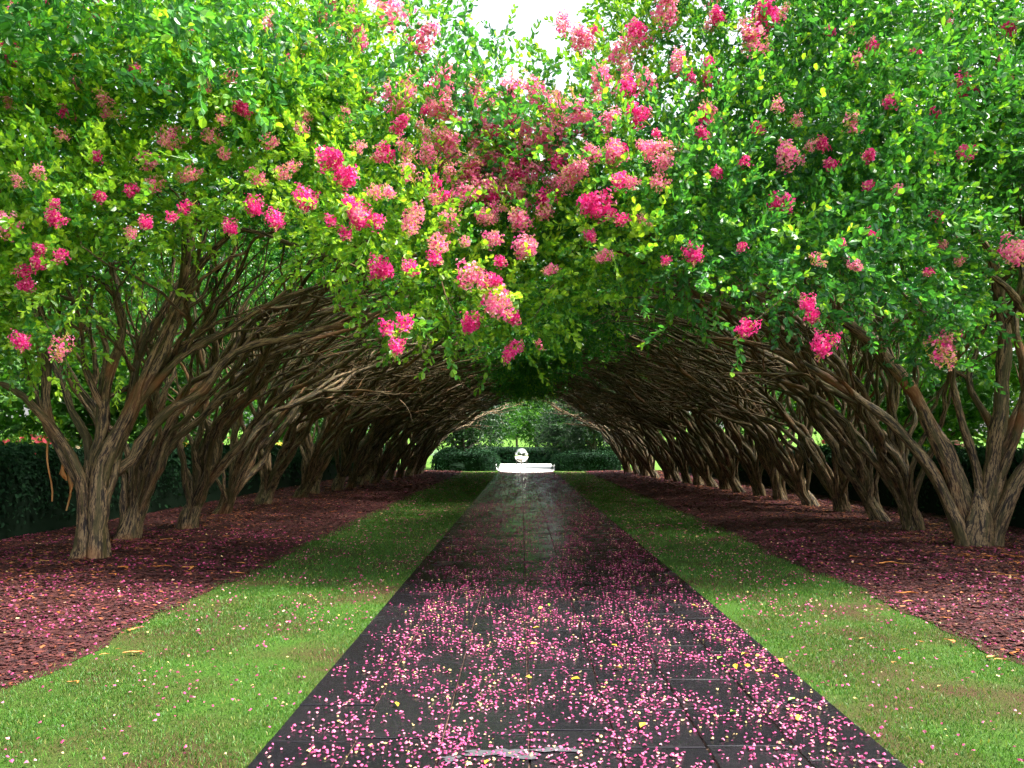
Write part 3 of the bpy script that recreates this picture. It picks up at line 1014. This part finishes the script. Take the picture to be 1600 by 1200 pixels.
def hedge(name, x0, x1, y0, y1, h, seed, label, dens, rnd=.35, group=None):
    r = np.random.default_rng(seed)
    e = link(name, None, None, ((x0 + x1) / 2, (y0 + y1) / 2, 0))
    hx, hy = (x1 - x0) / 2, (y1 - y0) / 2
    # core: rounded lumpy box
    ny = max(6, int((y1 - y0) / .5)); nr = 16
    th = np.linspace(0, math.pi, nr)
    prof = np.stack([np.sign(np.cos(th)) * np.abs(np.cos(th)) ** rnd * hx, np.abs(np.sin(th)) ** rnd * h], -1)
    ys = np.linspace(-hy, hy, ny)
    en = np.clip(1 - np.abs(ys / hy) ** (40 if hy > 5 else 6) * .5, .4, 1)
    V = np.zeros((ny, nr, 3))
    V[..., 0] = prof[None, :, 0] * en[:, None] * .93
    V[..., 1] = ys[:, None]
    V[..., 2] = prof[None, :, 1] * (.5 + .5 * en[:, None]) * .95 - .03
    V += r.normal(0, .02, V.shape)
    i = np.arange(ny - 1)[:, None] * nr; j = np.arange(nr - 1)[None]
    Fq = np.stack([i + j, i + j + 1, i + nr + j + 1, i + nr + j], -1).reshape(-1, 4)
    F2 = [Fq, np.array([[k, k + 1, nr - 2 - k, nr - 1 - k] for k in range(nr // 2 - 1)] + [[(ny - 1) * nr + nr - 1 - k, (ny - 1) * nr + nr - 2 - k, (ny - 1) * nr + k + 1, (ny - 1) * nr + k] for k in range(nr // 2 - 1)])]
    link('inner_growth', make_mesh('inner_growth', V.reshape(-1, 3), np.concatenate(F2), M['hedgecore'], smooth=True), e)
    a = Acc()
    for (ya, yb, dn, sz) in dens:
        n = int((yb - ya) * (2 * h + 2 * hx) * dn)
        t = r.uniform(0, math.pi, n)
        yy = r.uniform(ya, yb, n) - (y0 + y1) / 2
        k = np.clip(1 - np.abs(yy / hy) ** (40 if hy > 5 else 6) * .5, .4, 1)
        cxp, czp = np.sign(np.cos(t)) * np.abs(np.cos(t)) ** rnd * hx, np.abs(np.sin(t)) ** rnd * h
        lump = 1 + .05 * np.sin(yy * 2.3) * np.sin(t * 3 + yy) + r.normal(0, .025, n)
        Pp = np.stack([cxp * k * lump, yy, czp * (.5 + .5 * k) * lump], -1)
        Nn = np.stack([np.cos(t) * 1.5, np.sign(yy) * (np.abs(yy) > hy * .93) * 1.0, np.sin(t)], -1)
        W, Ff = leaf_quads(r, Pp, Nn, r.uniform(.7, 1.3, n) * sz)
        tn = np.clip(r.normal(.42, .2, n) + .12 * np.sin(yy * 1.7) * np.sin(t * 4), 0, 1)
        a.add(W, Ff, tint=np.repeat(tn, 6))
    if hy <= 5:
        for s in (-1, 1):
            n = int(2 * hx * h * dens[0][2])
            Pp = np.stack([r.uniform(-hx, hx, n) * .8, np.full(n, s * hy), r.uniform(0, h * .9, n)], -1)
            W, Ff = leaf_quads(r, Pp, np.tile([0, s, .2], (n, 1)), r.uniform(.7, 1.3, n) * dens[0][3])
            a.add(W, Ff, tint=np.repeat(np.clip(r.normal(.45, .2, n), 0, 1), 6))
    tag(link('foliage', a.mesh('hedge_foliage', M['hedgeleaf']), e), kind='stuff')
    tag(e, label, 'hedge', group)
    return e


hedge('hedge', HL - 1.3, HL, 6, 54, 1.5, 41, 'long dark clipped hedge behind the tree row with hanging bark', [(8, 20, 290, .088), (20, 52, 75, .16)])
hedge('hedge', HR, HR + 1.3, 6, 54, 1.45, 42, 'long dark clipped hedge behind the tree row opposite the hanging bark', [(8, 20, 290, .088), (20, 52, 75, .16)])
# low hedges closing the rows at the far end, either side of the opening
hedge('hedge', -5.6, -1.45, 51.3, 53.3, 1.28, 43, 'low rounded box hedge beside the plaza, ending the hanging-bark side', [(51.3, 53.3, 200, .12)], .55)
hedge('hedge', 1.95, 6.4, 51.3, 53.3, 1.2, 44, 'low rounded box hedge beside the plaza, on the side opposite the hanging bark', [(51.3, 53.3, 200, .12)], .55)

# ------------------------------------------------------------------ background trees and shrubs
def bg_variant(seed, H, Rr, zlow, n_clumps=150, per=6, scale=1.6, leaf='bgleaf'):
    r = np.random.default_rng(seed)
    tk = Acc()
    pts = wiggle(spline([(0, 0, -.1), (.05, .03, zlow), (.1, -.05, H * .55), (.05, .1, H * .85)], 12), .06, 2, r)
    V, Fq, bk = tube(pts, np.linspace(.17, .03, 12), 9, r, .08); tk.add(V, Fq, bark=bk)
    for k in range(9):
        i = r.integers(3, 10); az = r.uniform(0, 6.28)
        e = pts[i] + np.array([math.cos(az) * Rr * .7, math.sin(az) * Rr * .7, r.uniform(.2, .9) * Rr * .6])
        sp = wiggle(spline([pts[i], (pts[i] + e) / 2 + np.array([0, 0, .25]), e], 9), .06, 1.2, r)
        V, Fq, bk = tube(sp, np.linspace(.07, .012, 9), 6, r); tk.add(V, Fq, bark=bk)
    C = []
    while len(C) < n_clumps:
        p = r.uniform(-1, 1, 3)
        q = np.linalg.norm(p)
        if q > 1 or (q < .55 and r.random() < .7): continue
        lob = 1 + .18 * math.sin(3 * math.atan2(p[1], p[0]) + seed) + .12 * math.sin(5 * p[2] + seed)
        C.append([p[0] * Rr * lob, p[1] * Rr * lob, (zlow + H) / 2 + p[2] * (H - zlow) / 2])
    C = np.array(C)
    k = np.repeat(np.arange(n_clumps), per)
    off = r.normal(0, 1, (len(k), 3)) * .38
    a = Acc()
    ts = r.normal(0, .13, n_clumps)[k] + r.normal(0, .07, len(k))
    scatter_sprays(a, C[k] + off, unit(off) + r.normal(0, .4, off.shape) + np.array([0, 0, .2]), r.uniform(.8, 1.3, len(k)) * scale, ts, SPRL, r)
    return tk.mesh('trunk', M['bgbark'], True), a.mesh('crown', M[leaf])


M['shadeleaf'] = leafy('shade_toned_leaf', [(0, (.006, .028, .008)), (.5, (.014, .06, .012)), (1, (.04, .12, .018))], rough=.5, trans=.25)  # far-end tree leaves: the shade they stand in is darkened into the colour
BG = [bg_variant(700, 6.5, 2.6, 1.9), bg_variant(701, 9.5, 3.6, 2.4, 190), bg_variant(702, 5.2, 2.2, 1.2, 150), bg_variant(703, 11.5, 4.2, 2.2, 220), bg_variant(704, 5.4, 2.3, 1.5, 130, leaf='shadeleaf')]


def bg_tree(v, x, y, s, rz, label, group):
    e = link('garden_tree', None, None, (x, y, -.03), (0, 0, rz), s)
    tag(e, label, 'tree', group)
    link('trunk', BG[v][0], e)
    tag(link('crown', BG[v][1], e), kind='stuff')


WORDS = ORD
rb = np.random.default_rng(9)
k = 0
for (v, x, y, s) in sorted([(0, -13.2, 15.5, 1), (1, -16.5, 20, 1), (2, -12.6, 23.5, 1), (3, -19, 28, 1), (0, -13.5, 31, 1), (1, -15, 38, 1), (0, -13, 45.5, 1), (3, -20, 52, 1.1), (2, -12.2, 53, 1), (3, -24, 16, 1.05), (1, -15.5, 10.2, 1)], key=lambda q: q[2]):
    bg_tree(v, x, y, s, rb.uniform(0, 6), 'leafy garden tree beyond the hedge on the hanging-bark side, %s from the open end' % ORD[k], 'garden trees beyond the long hedges'); k += 1
k = 0
for (v, x, y, s) in sorted([(0, 13.6, 17, 1), (1, 16.5, 22, 1), (2, 13, 26.5, 1), (3, 20, 30, 1), (0, 14, 33, 1), (1, 16, 40, 1), (0, 13.6, 47, 1), (3, 21, 51, 1), (3, 16.5, 14, 1.05), (1, 14.2, 11.2, 1.05)], key=lambda q: q[2]):
    bg_tree(v, x, y, s, rb.uniform(0, 6), 'leafy garden tree beyond the hedge opposite the hanging bark, %s from the open end' % ORD[k], 'garden trees beyond the long hedges'); k += 1
ENDT = [(4, -3.9, 54.6, 1.0, 'small tree with shade-darkened leaf colour over the low hedge ending the hanging-bark side'), (4, 4.7, 54.6, 1.0, 'small tree with shade-darkened leaf colour over the low hedge opposite the hanging-bark side'),
        (0, -2.9, 77, 1.0, 'bright green tree behind the mirrored ball, on its hanging-bark side'), (0, 1.4, 80, .95, 'bright green spreading tree directly behind the mirrored ball'),
        (0, 5.0, 76, 1.05, 'bright green tree behind the mirrored ball, away from the hanging-bark side'), (1, -8.5, 70, 1, 'tall green tree at the plaza edge on the hanging-bark side'),
        (1, 9.2, 71, 1, 'tall green tree at the plaza edge opposite the hanging-bark side'), (3, -15, 88, 1, 'big round tree near the lake on the hanging-bark side'),
        (3, 15, 90, 1, 'big round tree near the lake opposite the hanging-bark side'), (3, -.5, 98, 1, 'big round tree near the lake straight behind the mirrored ball'), (4, 2.9, 57.5, .72, 'short tree with shade-darkened leaf colour beside the plaza, its crown low over the paving'), (1, -6.8, 58, .9, 'dense tree closing the hanging-bark side behind the low hedge'), (1, 7.4, 58.5, .9, 'dense tree closing the side opposite the hanging bark behind the low hedge')]
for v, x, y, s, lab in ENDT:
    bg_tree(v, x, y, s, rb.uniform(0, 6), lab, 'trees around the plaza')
hedge('hedge', -7, 9, 71.5, 73, 1.5, 46, 'dark hedge across the back of the plaza behind the mirrored ball', [(71.5, 73, 120, .16)])


def shrub_variant(seed, Rr, H, flower):
    r = np.random.default_rng(seed)
    st = Acc()
    for k in range(8):
        az = r.uniform(0, 6.28)
        sp = spline([(r.normal(0, .06), r.normal(0, .06), -.05), (math.cos(az) * Rr * .3, math.sin(az) * Rr * .3, H * .4), (math.cos(az) * Rr * .7, math.sin(az) * Rr * .7, H * .8)], 6)
        V, Fq, bk = tube(sp, np.linspace(.02, .005, 6), 4, r); st.add(V, Fq, bark=bk)
    n = 150
    p = unit(r.normal(0, 1, (n, 3))) * r.uniform(.6, 1, (n, 1)) ** .5
    Pp = np.stack([p[:, 0] * Rr, p[:, 1] * Rr, H * .52 + p[:, 2] * H * .46], -1)
    a = Acc()
    scatter_sprays(a, Pp, p + np.array([0, 0, .4]), r.uniform(.5, .8, n), r.normal(.1, .12, n), SPRL, r)
    fl = Acc()
    nf = 130
    p = unit(r.normal(0, 1, (nf, 3)) + np.array([0, 0, .5]))
    base = r.uniform(0, .1) + flower
    for q in p:
        V, Ft = floret(r, r.uniform(.05, .09))
        M3 = frames(q[None], np.array([0.]))[0]
        fl.add(np.array([q[0] * Rr, q[1] * Rr, H * .52 + q[2] * H * .5]) * 1.04 + (M3 @ V.T).T, Ft, tint=np.full(7, np.clip(base + r.normal(0, .12), 0, 1)))
    return st.mesh('stalk', M['bgbark'], True), a.mesh('foliage', M['bgleaf']), fl.mesh('blossom', M['bedflower'])


SH = [shrub_variant(800, 1.0, 1.75, .15), shrub_variant(801, .9, 1.7, .55), shrub_variant(802, .8, 1.65, .9)]
NAMES = ['red', 'pink', 'yellow']
cnt = {}
for (v, x, y) in sorted([(1, -12.2, 17.5), (0, -11.6, 19.7), (2, -12.1, 21.5), (1, -11.4, 26), (2, -11.7, 28.6), (0, -12.2, 34), (1, -14.6, 19.2), (2, -11.6, 40), (1, -16.3, 23.8)], key=lambda q: q[2]):
    cnt[v, 'L'] = cnt.get((v, 'L'), 0) + 1
    e = link('flowering_shrub', None, None, (x, y, -.03), (0, 0, rb.uniform(0, 6)), rb.uniform(.95, 1.12))
    tag(e, '%s flowering shrub beyond hedge, hanging-bark side, %s of its colour towards the plaza' % (NAMES[v], ORD[cnt[v, 'L'] - 1]), 'shrub', 'flowering shrubs beyond the hedges')
    link('stalk', SH[v][0], e); tag(link('foliage', SH[v][1], e), kind='stuff'); tag(link('blossom', SH[v][2], e), kind='stuff')
for (v, x, y) in [(0, 12.2, 17.3), (2, 12.7, 19.8), (1, 12.4, 24), (2, 12.0, 29), (0, 13.2, 35)]:
    cnt[v, 'R'] = cnt.get((v, 'R'), 0) + 1
    e = link('flowering_shrub', None, None, (x, y, -.03), (0, 0, rb.uniform(0, 6)), rb.uniform(.95, 1.12))
    tag(e, '%s flowering shrub beyond hedge opposite hanging bark, %s of its colour towards plaza' % (NAMES[v], ORD[cnt[v, 'R'] - 1]), 'shrub', 'flowering shrubs beyond the hedges')
    link('stalk', SH[v][0], e); tag(link('foliage', SH[v][1], e), kind='stuff'); tag(link('blossom', SH[v][2], e), kind='stuff')

# ------------------------------------------------------------------ mirrored ball on its stand
e = link('ball_sculpture', None, None, (.0, 62.5, .02))
tag(e, 'mirrored ball on a thin three-legged dark stand in the bright plaza', 'sculpture')
a = Acc()
nu, nv = 40, 24
th = np.linspace(0, 6.283185, nu, endpoint=False)
for i in range(nv + 1):
    pass
ph = np.linspace(.001, math.pi - .001, nv)
V = np.stack([np.outer(np.sin(ph), np.cos(th)), np.outer(np.sin(ph), np.sin(th)), np.outer(np.cos(ph), np.ones(nu))], -1).reshape(-1, 3) * .52 + np.array([0, 0, .80])
i = np.arange(nv - 1)[:, None] * nu; j = np.arange(nu)[None]
a.add(V, np.stack([i + j, i + nu + j, i + nu + (j + 1) % nu, i + (j + 1) % nu], -1).reshape(-1, 4))
link('ball', a.mesh('ball', M['sphere'], True), e)
a = Acc()
ring = np.stack([.42 * np.cos(th), .42 * np.sin(th), th * 0 + .46], -1)
V, Fq, _ = tube(np.vstack([ring, ring[:1]]), .025, 6); a.add(V, Fq)
link('ring', a.mesh('ring', M['iron'], True), e)
for k in range(3):
    az = R(-90 + 120 * k)
    a = Acc()
    V, Fq, _ = tube(spline([(.42 * math.cos(az), .42 * math.sin(az), .46), (.44 * math.cos(az), .44 * math.sin(az), .25), (.5 * math.cos(az), .5 * math.sin(az), 0)], 6), .026, 6)
    a.add(V, Fq)
    link('leg', a.mesh('leg', M['iron'], True), e)


# ------------------------------------------------------------------ ground litter: grass, mulch chips, petals
r = np.random.default_rng(21)


def blades(xa, xb, ya, yb, dens, h, w, gnd):
    n = int((xb - xa) * (yb - ya) * dens)
    x, y = r.uniform(xa, xb, n), r.uniform(ya, yb, n)
    f = np.sin(x * 2.1 + y * .9) * np.sin(y * 1.3 - x * 1.7) + .6 * np.sin(x * 5 + 1) * np.sin(y * 4.1)
    keep = r.random(n) < np.clip(.72 + .5 * f, .12, 1)
    x, y, f = x[keep], y[keep], f[keep]
    n = len(x)
    z = gnd + lumpy(x, y, .005)
    az = r.uniform(0, 6.28, n)
    hh = h * r.uniform(.55, 1.3, n)
    ln = r.uniform(.2, 1.0, n) * hh
    la = r.uniform(0, 6.28, n)
    B = np.stack([x, y, z], -1)
    S = np.stack([np.cos(az), np.sin(az), az * 0], -1) * (w * r.uniform(.7, 1.3, n))[:, None] / 2
    Mv = B + np.stack([np.cos(la) * ln * .35, np.sin(la) * ln * .35, hh * .6], -1)
    T = B + np.stack([np.cos(la) * ln, np.sin(la) * ln, hh], -1)
    V = np.stack([B - S, B + S, Mv + S * .7, Mv - S * .7, T], 1).reshape(-1, 3)
    i = np.arange(n) * 5
    tint = np.clip(r.normal(.45, .2, n) - .1 * f + np.where(r.random(n) < .12, .5, 0), 0, 1)
    return V, [np.stack([i, i + 1, i + 2, i + 3], -1), np.stack([i + 3, i + 2, i + 4], -1)], np.repeat(tint, 5)


for nm, xa, xb, lab in (('grass', GL - .14, PXL + .012, 'short green lawn grass beside the path on the hanging-bark side'), ('grass', PXR - .012, GR + .14, 'short green lawn grass beside the path opposite the hanging bark')):
    a = Acc()
    for (ya, yb, dn, h, w) in ((3.2, 8, 4800, .022, .0048), (8, 14, 2100, .026, .008), (14, 28, 700, .04, .014), (28, 49, 180, .045, .03)):
        V, Ff, t = blades(xa, xb, ya, yb, dn, h, w, .006)
        a.add(V, Ff, tint=t)
    tag(link(nm, a.mesh('grass', M['grass'])), lab, 'grass', kind='stuff')


def litter(n, xs, ys, zf, size, tint, flat=False, elong=1.0):
    """crinkled little pieces, six triangles each; flat ones are two"""
    a = Acc()
    k = 6 if not flat else 4
    th = np.linspace(0, 6.283185, k, endpoint=False)[None] + r.uniform(0, 6, (n, 1))
    rr = size[:, None] * r.uniform(.65, 1.3, (n, k))
    az = r.uniform(0, 6.28, n)
    lx, ly = rr * np.cos(th) * elong, rr * np.sin(th)
    X = xs[:, None] + lx * np.cos(az)[:, None] - ly * np.sin(az)[:, None]
    Y = ys[:, None] + lx * np.sin(az)[:, None] + ly * np.cos(az)[:, None]
    Z = zf[:, None] + size[:, None] * r.uniform(.05, 1.3 if not flat else .95, (n, k))
    V = np.stack([X, Y, Z], -1)
    if flat:
        i = np.arange(n)[:, None] * 4
        return V.reshape(-1, 3), np.stack([i[:, 0], i[:, 0] + 1, i[:, 0] + 2, i[:, 0] + 3], -1), np.repeat(tint, 4)
    c = np.stack([xs, ys, zf + size * r.uniform(.7, 1.7, n)], -1)
    V = np.concatenate([V, c[:, None]], 1).reshape(-1, 3)
    i = np.arange(n)[:, None] * 7
    Ft = np.stack([np.stack([i[:, 0] + q, i[:, 0] + (q + 1) % 6, i[:, 0] + 6], -1) for q in range(6)], 1).reshape(-1, 3)
    return V, Ft, np.repeat(tint, 7)


def pos(n, xa, xb, ya, yb, clump=.5, sc=1.0):
    """random positions thinned by a clumpy field"""
    out = []
    got = 0
    while got < n:
        m = n * 3
        x, y = r.uniform(xa, xb, m), r.uniform(ya, yb, m)
        f = (np.sin(x * 4.3 * sc + y * 2.2 * sc) * np.sin(y * 3.1 * sc - x * 2.7 * sc) + .7 * np.sin(x * 9.1 * sc - y * 5.3 * sc + 1) * np.sin(y * 8.3 * sc + x * 3)) * .6
        k = r.random(m) < np.clip(.55 + clump * f, .05, 1)
        out.append(np.stack([x[k], y[k]], -1)); got += k.sum()
    return np.concatenate(out)[:n].T


def ptint(n, mid=.6, sd=.2, yel=.05):
    t = np.clip(r.normal(mid, sd, n), 0, .88)
    return np.where(r.random(n) < yel, r.uniform(.92, 1, n), t)


a = Acc()
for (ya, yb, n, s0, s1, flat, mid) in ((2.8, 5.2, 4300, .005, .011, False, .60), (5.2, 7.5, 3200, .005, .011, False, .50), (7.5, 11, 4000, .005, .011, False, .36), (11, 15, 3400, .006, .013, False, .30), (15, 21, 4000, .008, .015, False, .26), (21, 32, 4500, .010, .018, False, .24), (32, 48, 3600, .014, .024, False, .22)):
    x, y = pos(n, PXL + .04, PXR - .02, ya, yb, .75)
    k = r.random(n) < np.clip((x - PXL) / .45, .25, 1)
    x, y = x[k], y[k]; n = len(x)
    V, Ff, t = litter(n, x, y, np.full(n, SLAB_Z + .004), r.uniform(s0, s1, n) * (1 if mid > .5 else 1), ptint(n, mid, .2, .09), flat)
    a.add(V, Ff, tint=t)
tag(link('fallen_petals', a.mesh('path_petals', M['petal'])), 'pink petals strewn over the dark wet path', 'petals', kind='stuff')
a = Acc()
for (xa, xb) in ((GL, PXL), (PXR, GR)):
    for (ya, yb, n, s0, s1) in ((3, 7, 260, .006, .013), (7, 14, 800, .007, .014), (14, 48, 1800, .014, .03)):
        x, y = pos(n, xa, xb, ya, yb, .9, .6)
        V, Ff, t = litter(n, x, y, np.full(n, .026), r.uniform(s0, s1, n), ptint(n, .45, .24, .1), ya > 13)
        a.add(V, Ff, tint=t)
tag(link('fallen_petals', a.mesh('grass_petals', M['petal'])), 'scattered pink petals lying in the grass strips', 'petals', kind='stuff')
for side, (xa, xb), e_, sg in (('hanging-bark side', (HL - .1, GL), edgeL, -1), ('side opposite the hanging bark', (GR, HR + .1), edgeR, 1)):
    a = Acc(); b_ = Acc()
    for (ya, yb, dn, s0, s1, flat) in ((4.5, 9, 1050, .008, .021, True), (9, 15, 720, .010, .024, True), (15, 27, 260, .012, .028, True), (27, 49, 70, .02, .05, True)):
        n = int((xb - xa) * (yb - ya) * dn)
        x, y = pos(n, xa, xb, ya, yb, .3)
        k = (x - e_(y)) * sg > -r.exponential(.05, len(x)) + .02
        x, y = x[k], y[k]; n = len(x)
        z = mz(x, y, e_(y), sg)
        t = np.clip(r.normal(.33, .25, n), 0, 1)
        xrow = XL if sg < 0 else XR
        t = np.where(r.random(n) < .30 * np.exp(-((x - xrow) / 1.1) ** 2), r.uniform(.8, 1, n), t)
        V, Ff, t = litter(n, x, y, z, r.uniform(s0, s1, n), t, flat, 1.7)
        a.add(V, Ff, tint=t)
        m_ = int(n * .13)
        x, y = pos(m_, xa, xb, ya, yb, .9, .7)
        k = (x - e_(y)) * sg > .0
        x, y = x[k], y[k]; m_ = len(x)
        V, Ff, t = litter(m_, x, y, mz(x, y, e_(y), sg) + .004, r.uniform(s0, s1, m_) * .8, ptint(m_, .24, .2, .035), ya > 14)
        b_.add(V, Ff, tint=t)
    tag(link('mulch_litter', a.mesh('mulch_litter', M['chip'])), 'dark red-brown mulch chips under the trees on the ' + side, 'mulch', kind='stuff')
    tag(link('fallen_petals', b_.mesh('mulch_petals', M['petal'])), 'faded pink petals over the mulch on the ' + side, 'petals', kind='stuff')

# peeled bark strips on the mulch, fallen leaves on the path
def bark_piece(seed):
    rr_ = np.random.default_rng(seed)
    n = 7
    t = np.linspace(-.5, .5, n)
    L, w = 1.0, rr_.uniform(.15, .32)
    curve = rr_.normal(0, .25) * (t * 2) ** 2
    zz = .02 + .05 * np.abs(np.sin(t * 4 + rr_.uniform(0, 3)))
    ww = w / 2 * (1.15 - np.abs(t) * 1.7) * rr_.uniform(.45, 1.4, n)
    rows = []
    for dw, dz in ((-1, .035), (0, 0), (1, .04), (1, .025), (0, -.012), (-1, .022)):
        rows.append(np.stack([t * L, curve + dw * ww, zz + dz], -1))
    V = np.stack(rows, 1).reshape(-1, 3)
    i = np.arange(n - 1)[:, None] * 6; j = np.arange(6)[None]
    Fq = np.stack([i + j, i + (j + 1) % 6, i + 6 + (j + 1) % 6, i + 6 + j], -1).reshape(-1, 4)
    return make_mesh('bark_strip', V, Fq, M['strip'], {'tint': np.clip(rr_.uniform(.3, .9) + rr_.normal(0, .12, len(V)), 0, 1)})


BP = [bark_piece(950 + k) for k in range(12)]
STR = """50 872 24;20 880 28;65 878 34;52 898 20;170 886 26;195 888 34;180 898 30;152 895 22;240 886 26;258 885 24;295 894 18;300 888 40;70 868 30;40 876 20;205 985 40;270 864 22;265 843 22;320 848 18;375 843 20;355 838 14;250 858 14;90 958 20;
185 800 12;320 822 18;212 1020 34;120 1066 30;165 1022 16;185 1014 14;80 1052 14;375 896 30;380 880 16;30 985 16;1500 870 32;1512 868 30;1503 877 24;1545 870 20;1570 900 46;1560 897 34;1585 905 24;1408 875 24;1420 882 18;1390 881 50;1345 882 24;1415 928 34;1420 940 26;1370 951 10;
1478 966 18;1548 1027 30;1580 1022 30;1560 1030 18;1460 820 16;1475 858 16;1288 826 12;1252 803 16;1345 998 14;1413 1015 16;1394 1035 16;1467 1072 12;1490 1003 24;1440 1003 18;1590 880 24;1580 870 30;1400 862 12;1530 940 22;1460 900 14;1330 870 16;1240 830 14;1150 800 12;430 842 16;470 825 14;520 800 14;440 815 16;560 790 12;400 870 14"""
r = np.random.default_rng(88)
for it in STR.replace('\n', '').split(';'):
    px, py, s = [float(q) for q in it.split()]
    d = CAM_H * F_PX / (py - VPY)
    x = (px - VPX) / F_PX * d
    z = .03
    if x < GL: z = float(mz(np.array(x), np.array(d), edgeL(np.array(d)), -1)) + .004
    if x > GR: z = float(mz(np.array(x), np.array(d), edgeR(np.array(d)), 1)) + .004
    d2 = (CAM_H - z) * F_PX / (py - VPY); x = (px - VPX) / F_PX * d2
    L = s / F_PX * d2 * r.uniform(.6, 1.05)
    on = 'mulch' if z > .031 else 'grass'
    o = link('bark_strip', BP[r.integers(12)], None, (x, d2, z), (r.normal(0, .08), r.normal(0, .04), r.normal(0, .75)), L)
    side = 'hanging-bark side' if x < 0 else 'side opposite the hanging bark'
    tag(o, 'curled orange strip of peeled bark lying on the %s, %s' % (on, side), 'bark', 'peeled bark strips on the %s, %s' % (on, side))

LV, LF = leaf_shape(1.0, .55)
LV = LV + np.array([0, -.5, .14])
LV[[1, 5]] += [0, 0, .10]; LV[3] += [0, 0, .12]
LVt = np.vstack([LV, LV - np.array([0, 0, .02])])
LFt = np.vstack([LF, LF[:, ::-1] + 6])


def leaf_mat(name, c):
    m, nt, b = mat(name, c, .45, .4)
    n1 = noise(nt, coords(nt), 6, 3)
    nt.links.new(mixc(nt, ramp(nt, [(.45, (0, 0, 0)), (.7, (.6, .6, .6))], n1.outputs['Fac']), c, tuple(q * .5 for q in c)), b.inputs['Base Color'])
    return m


LM = [make_mesh('fallen_leaf', LVt, LFt, leaf_mat('yellow_leaf', (.62, .40, .03))), make_mesh('fallen_leaf', LVt, LFt, leaf_mat('green_leaf', (.20, .42, .04)))]
for it in "699 858 0;741 868 0;845 953 0;834 1010 0;858 948 1;826 1062 0;838 984 0;900 1065 0;983 1068 1;1132 1045 1;1150 1046 0;1167 1045 0;1164 1026 0;1184 1028 0;1187 1053 0;1212 1060 0;1125 1032 1;1237 1097 1;1146 1117 1;1220 1036 0;1085 950 0;966 1048 0;1004 1139 0;1247 1126 0;1138 1004 1;620 1105 0;760 1196 0;960 1012 0".split(';'):
    px, py, q = it.split()
    px, py = float(px), float(py)
    d = (CAM_H - SLAB_Z) * F_PX / (py - VPY)
    col = 'green' if q == '1' else 'yellow'
    o = link('fallen_leaf', LM[int(q)], None, ((px - VPX) / F_PX * d, d, SLAB_Z + .012), (r.normal(0, .15), r.normal(0, .15), r.uniform(0, 6.28)), r.uniform(.045, .075))
    tag(o, 'single %s fallen leaf lying among pink petals on the path' % col, 'leaf', '%s leaves fallen on the path' % col)
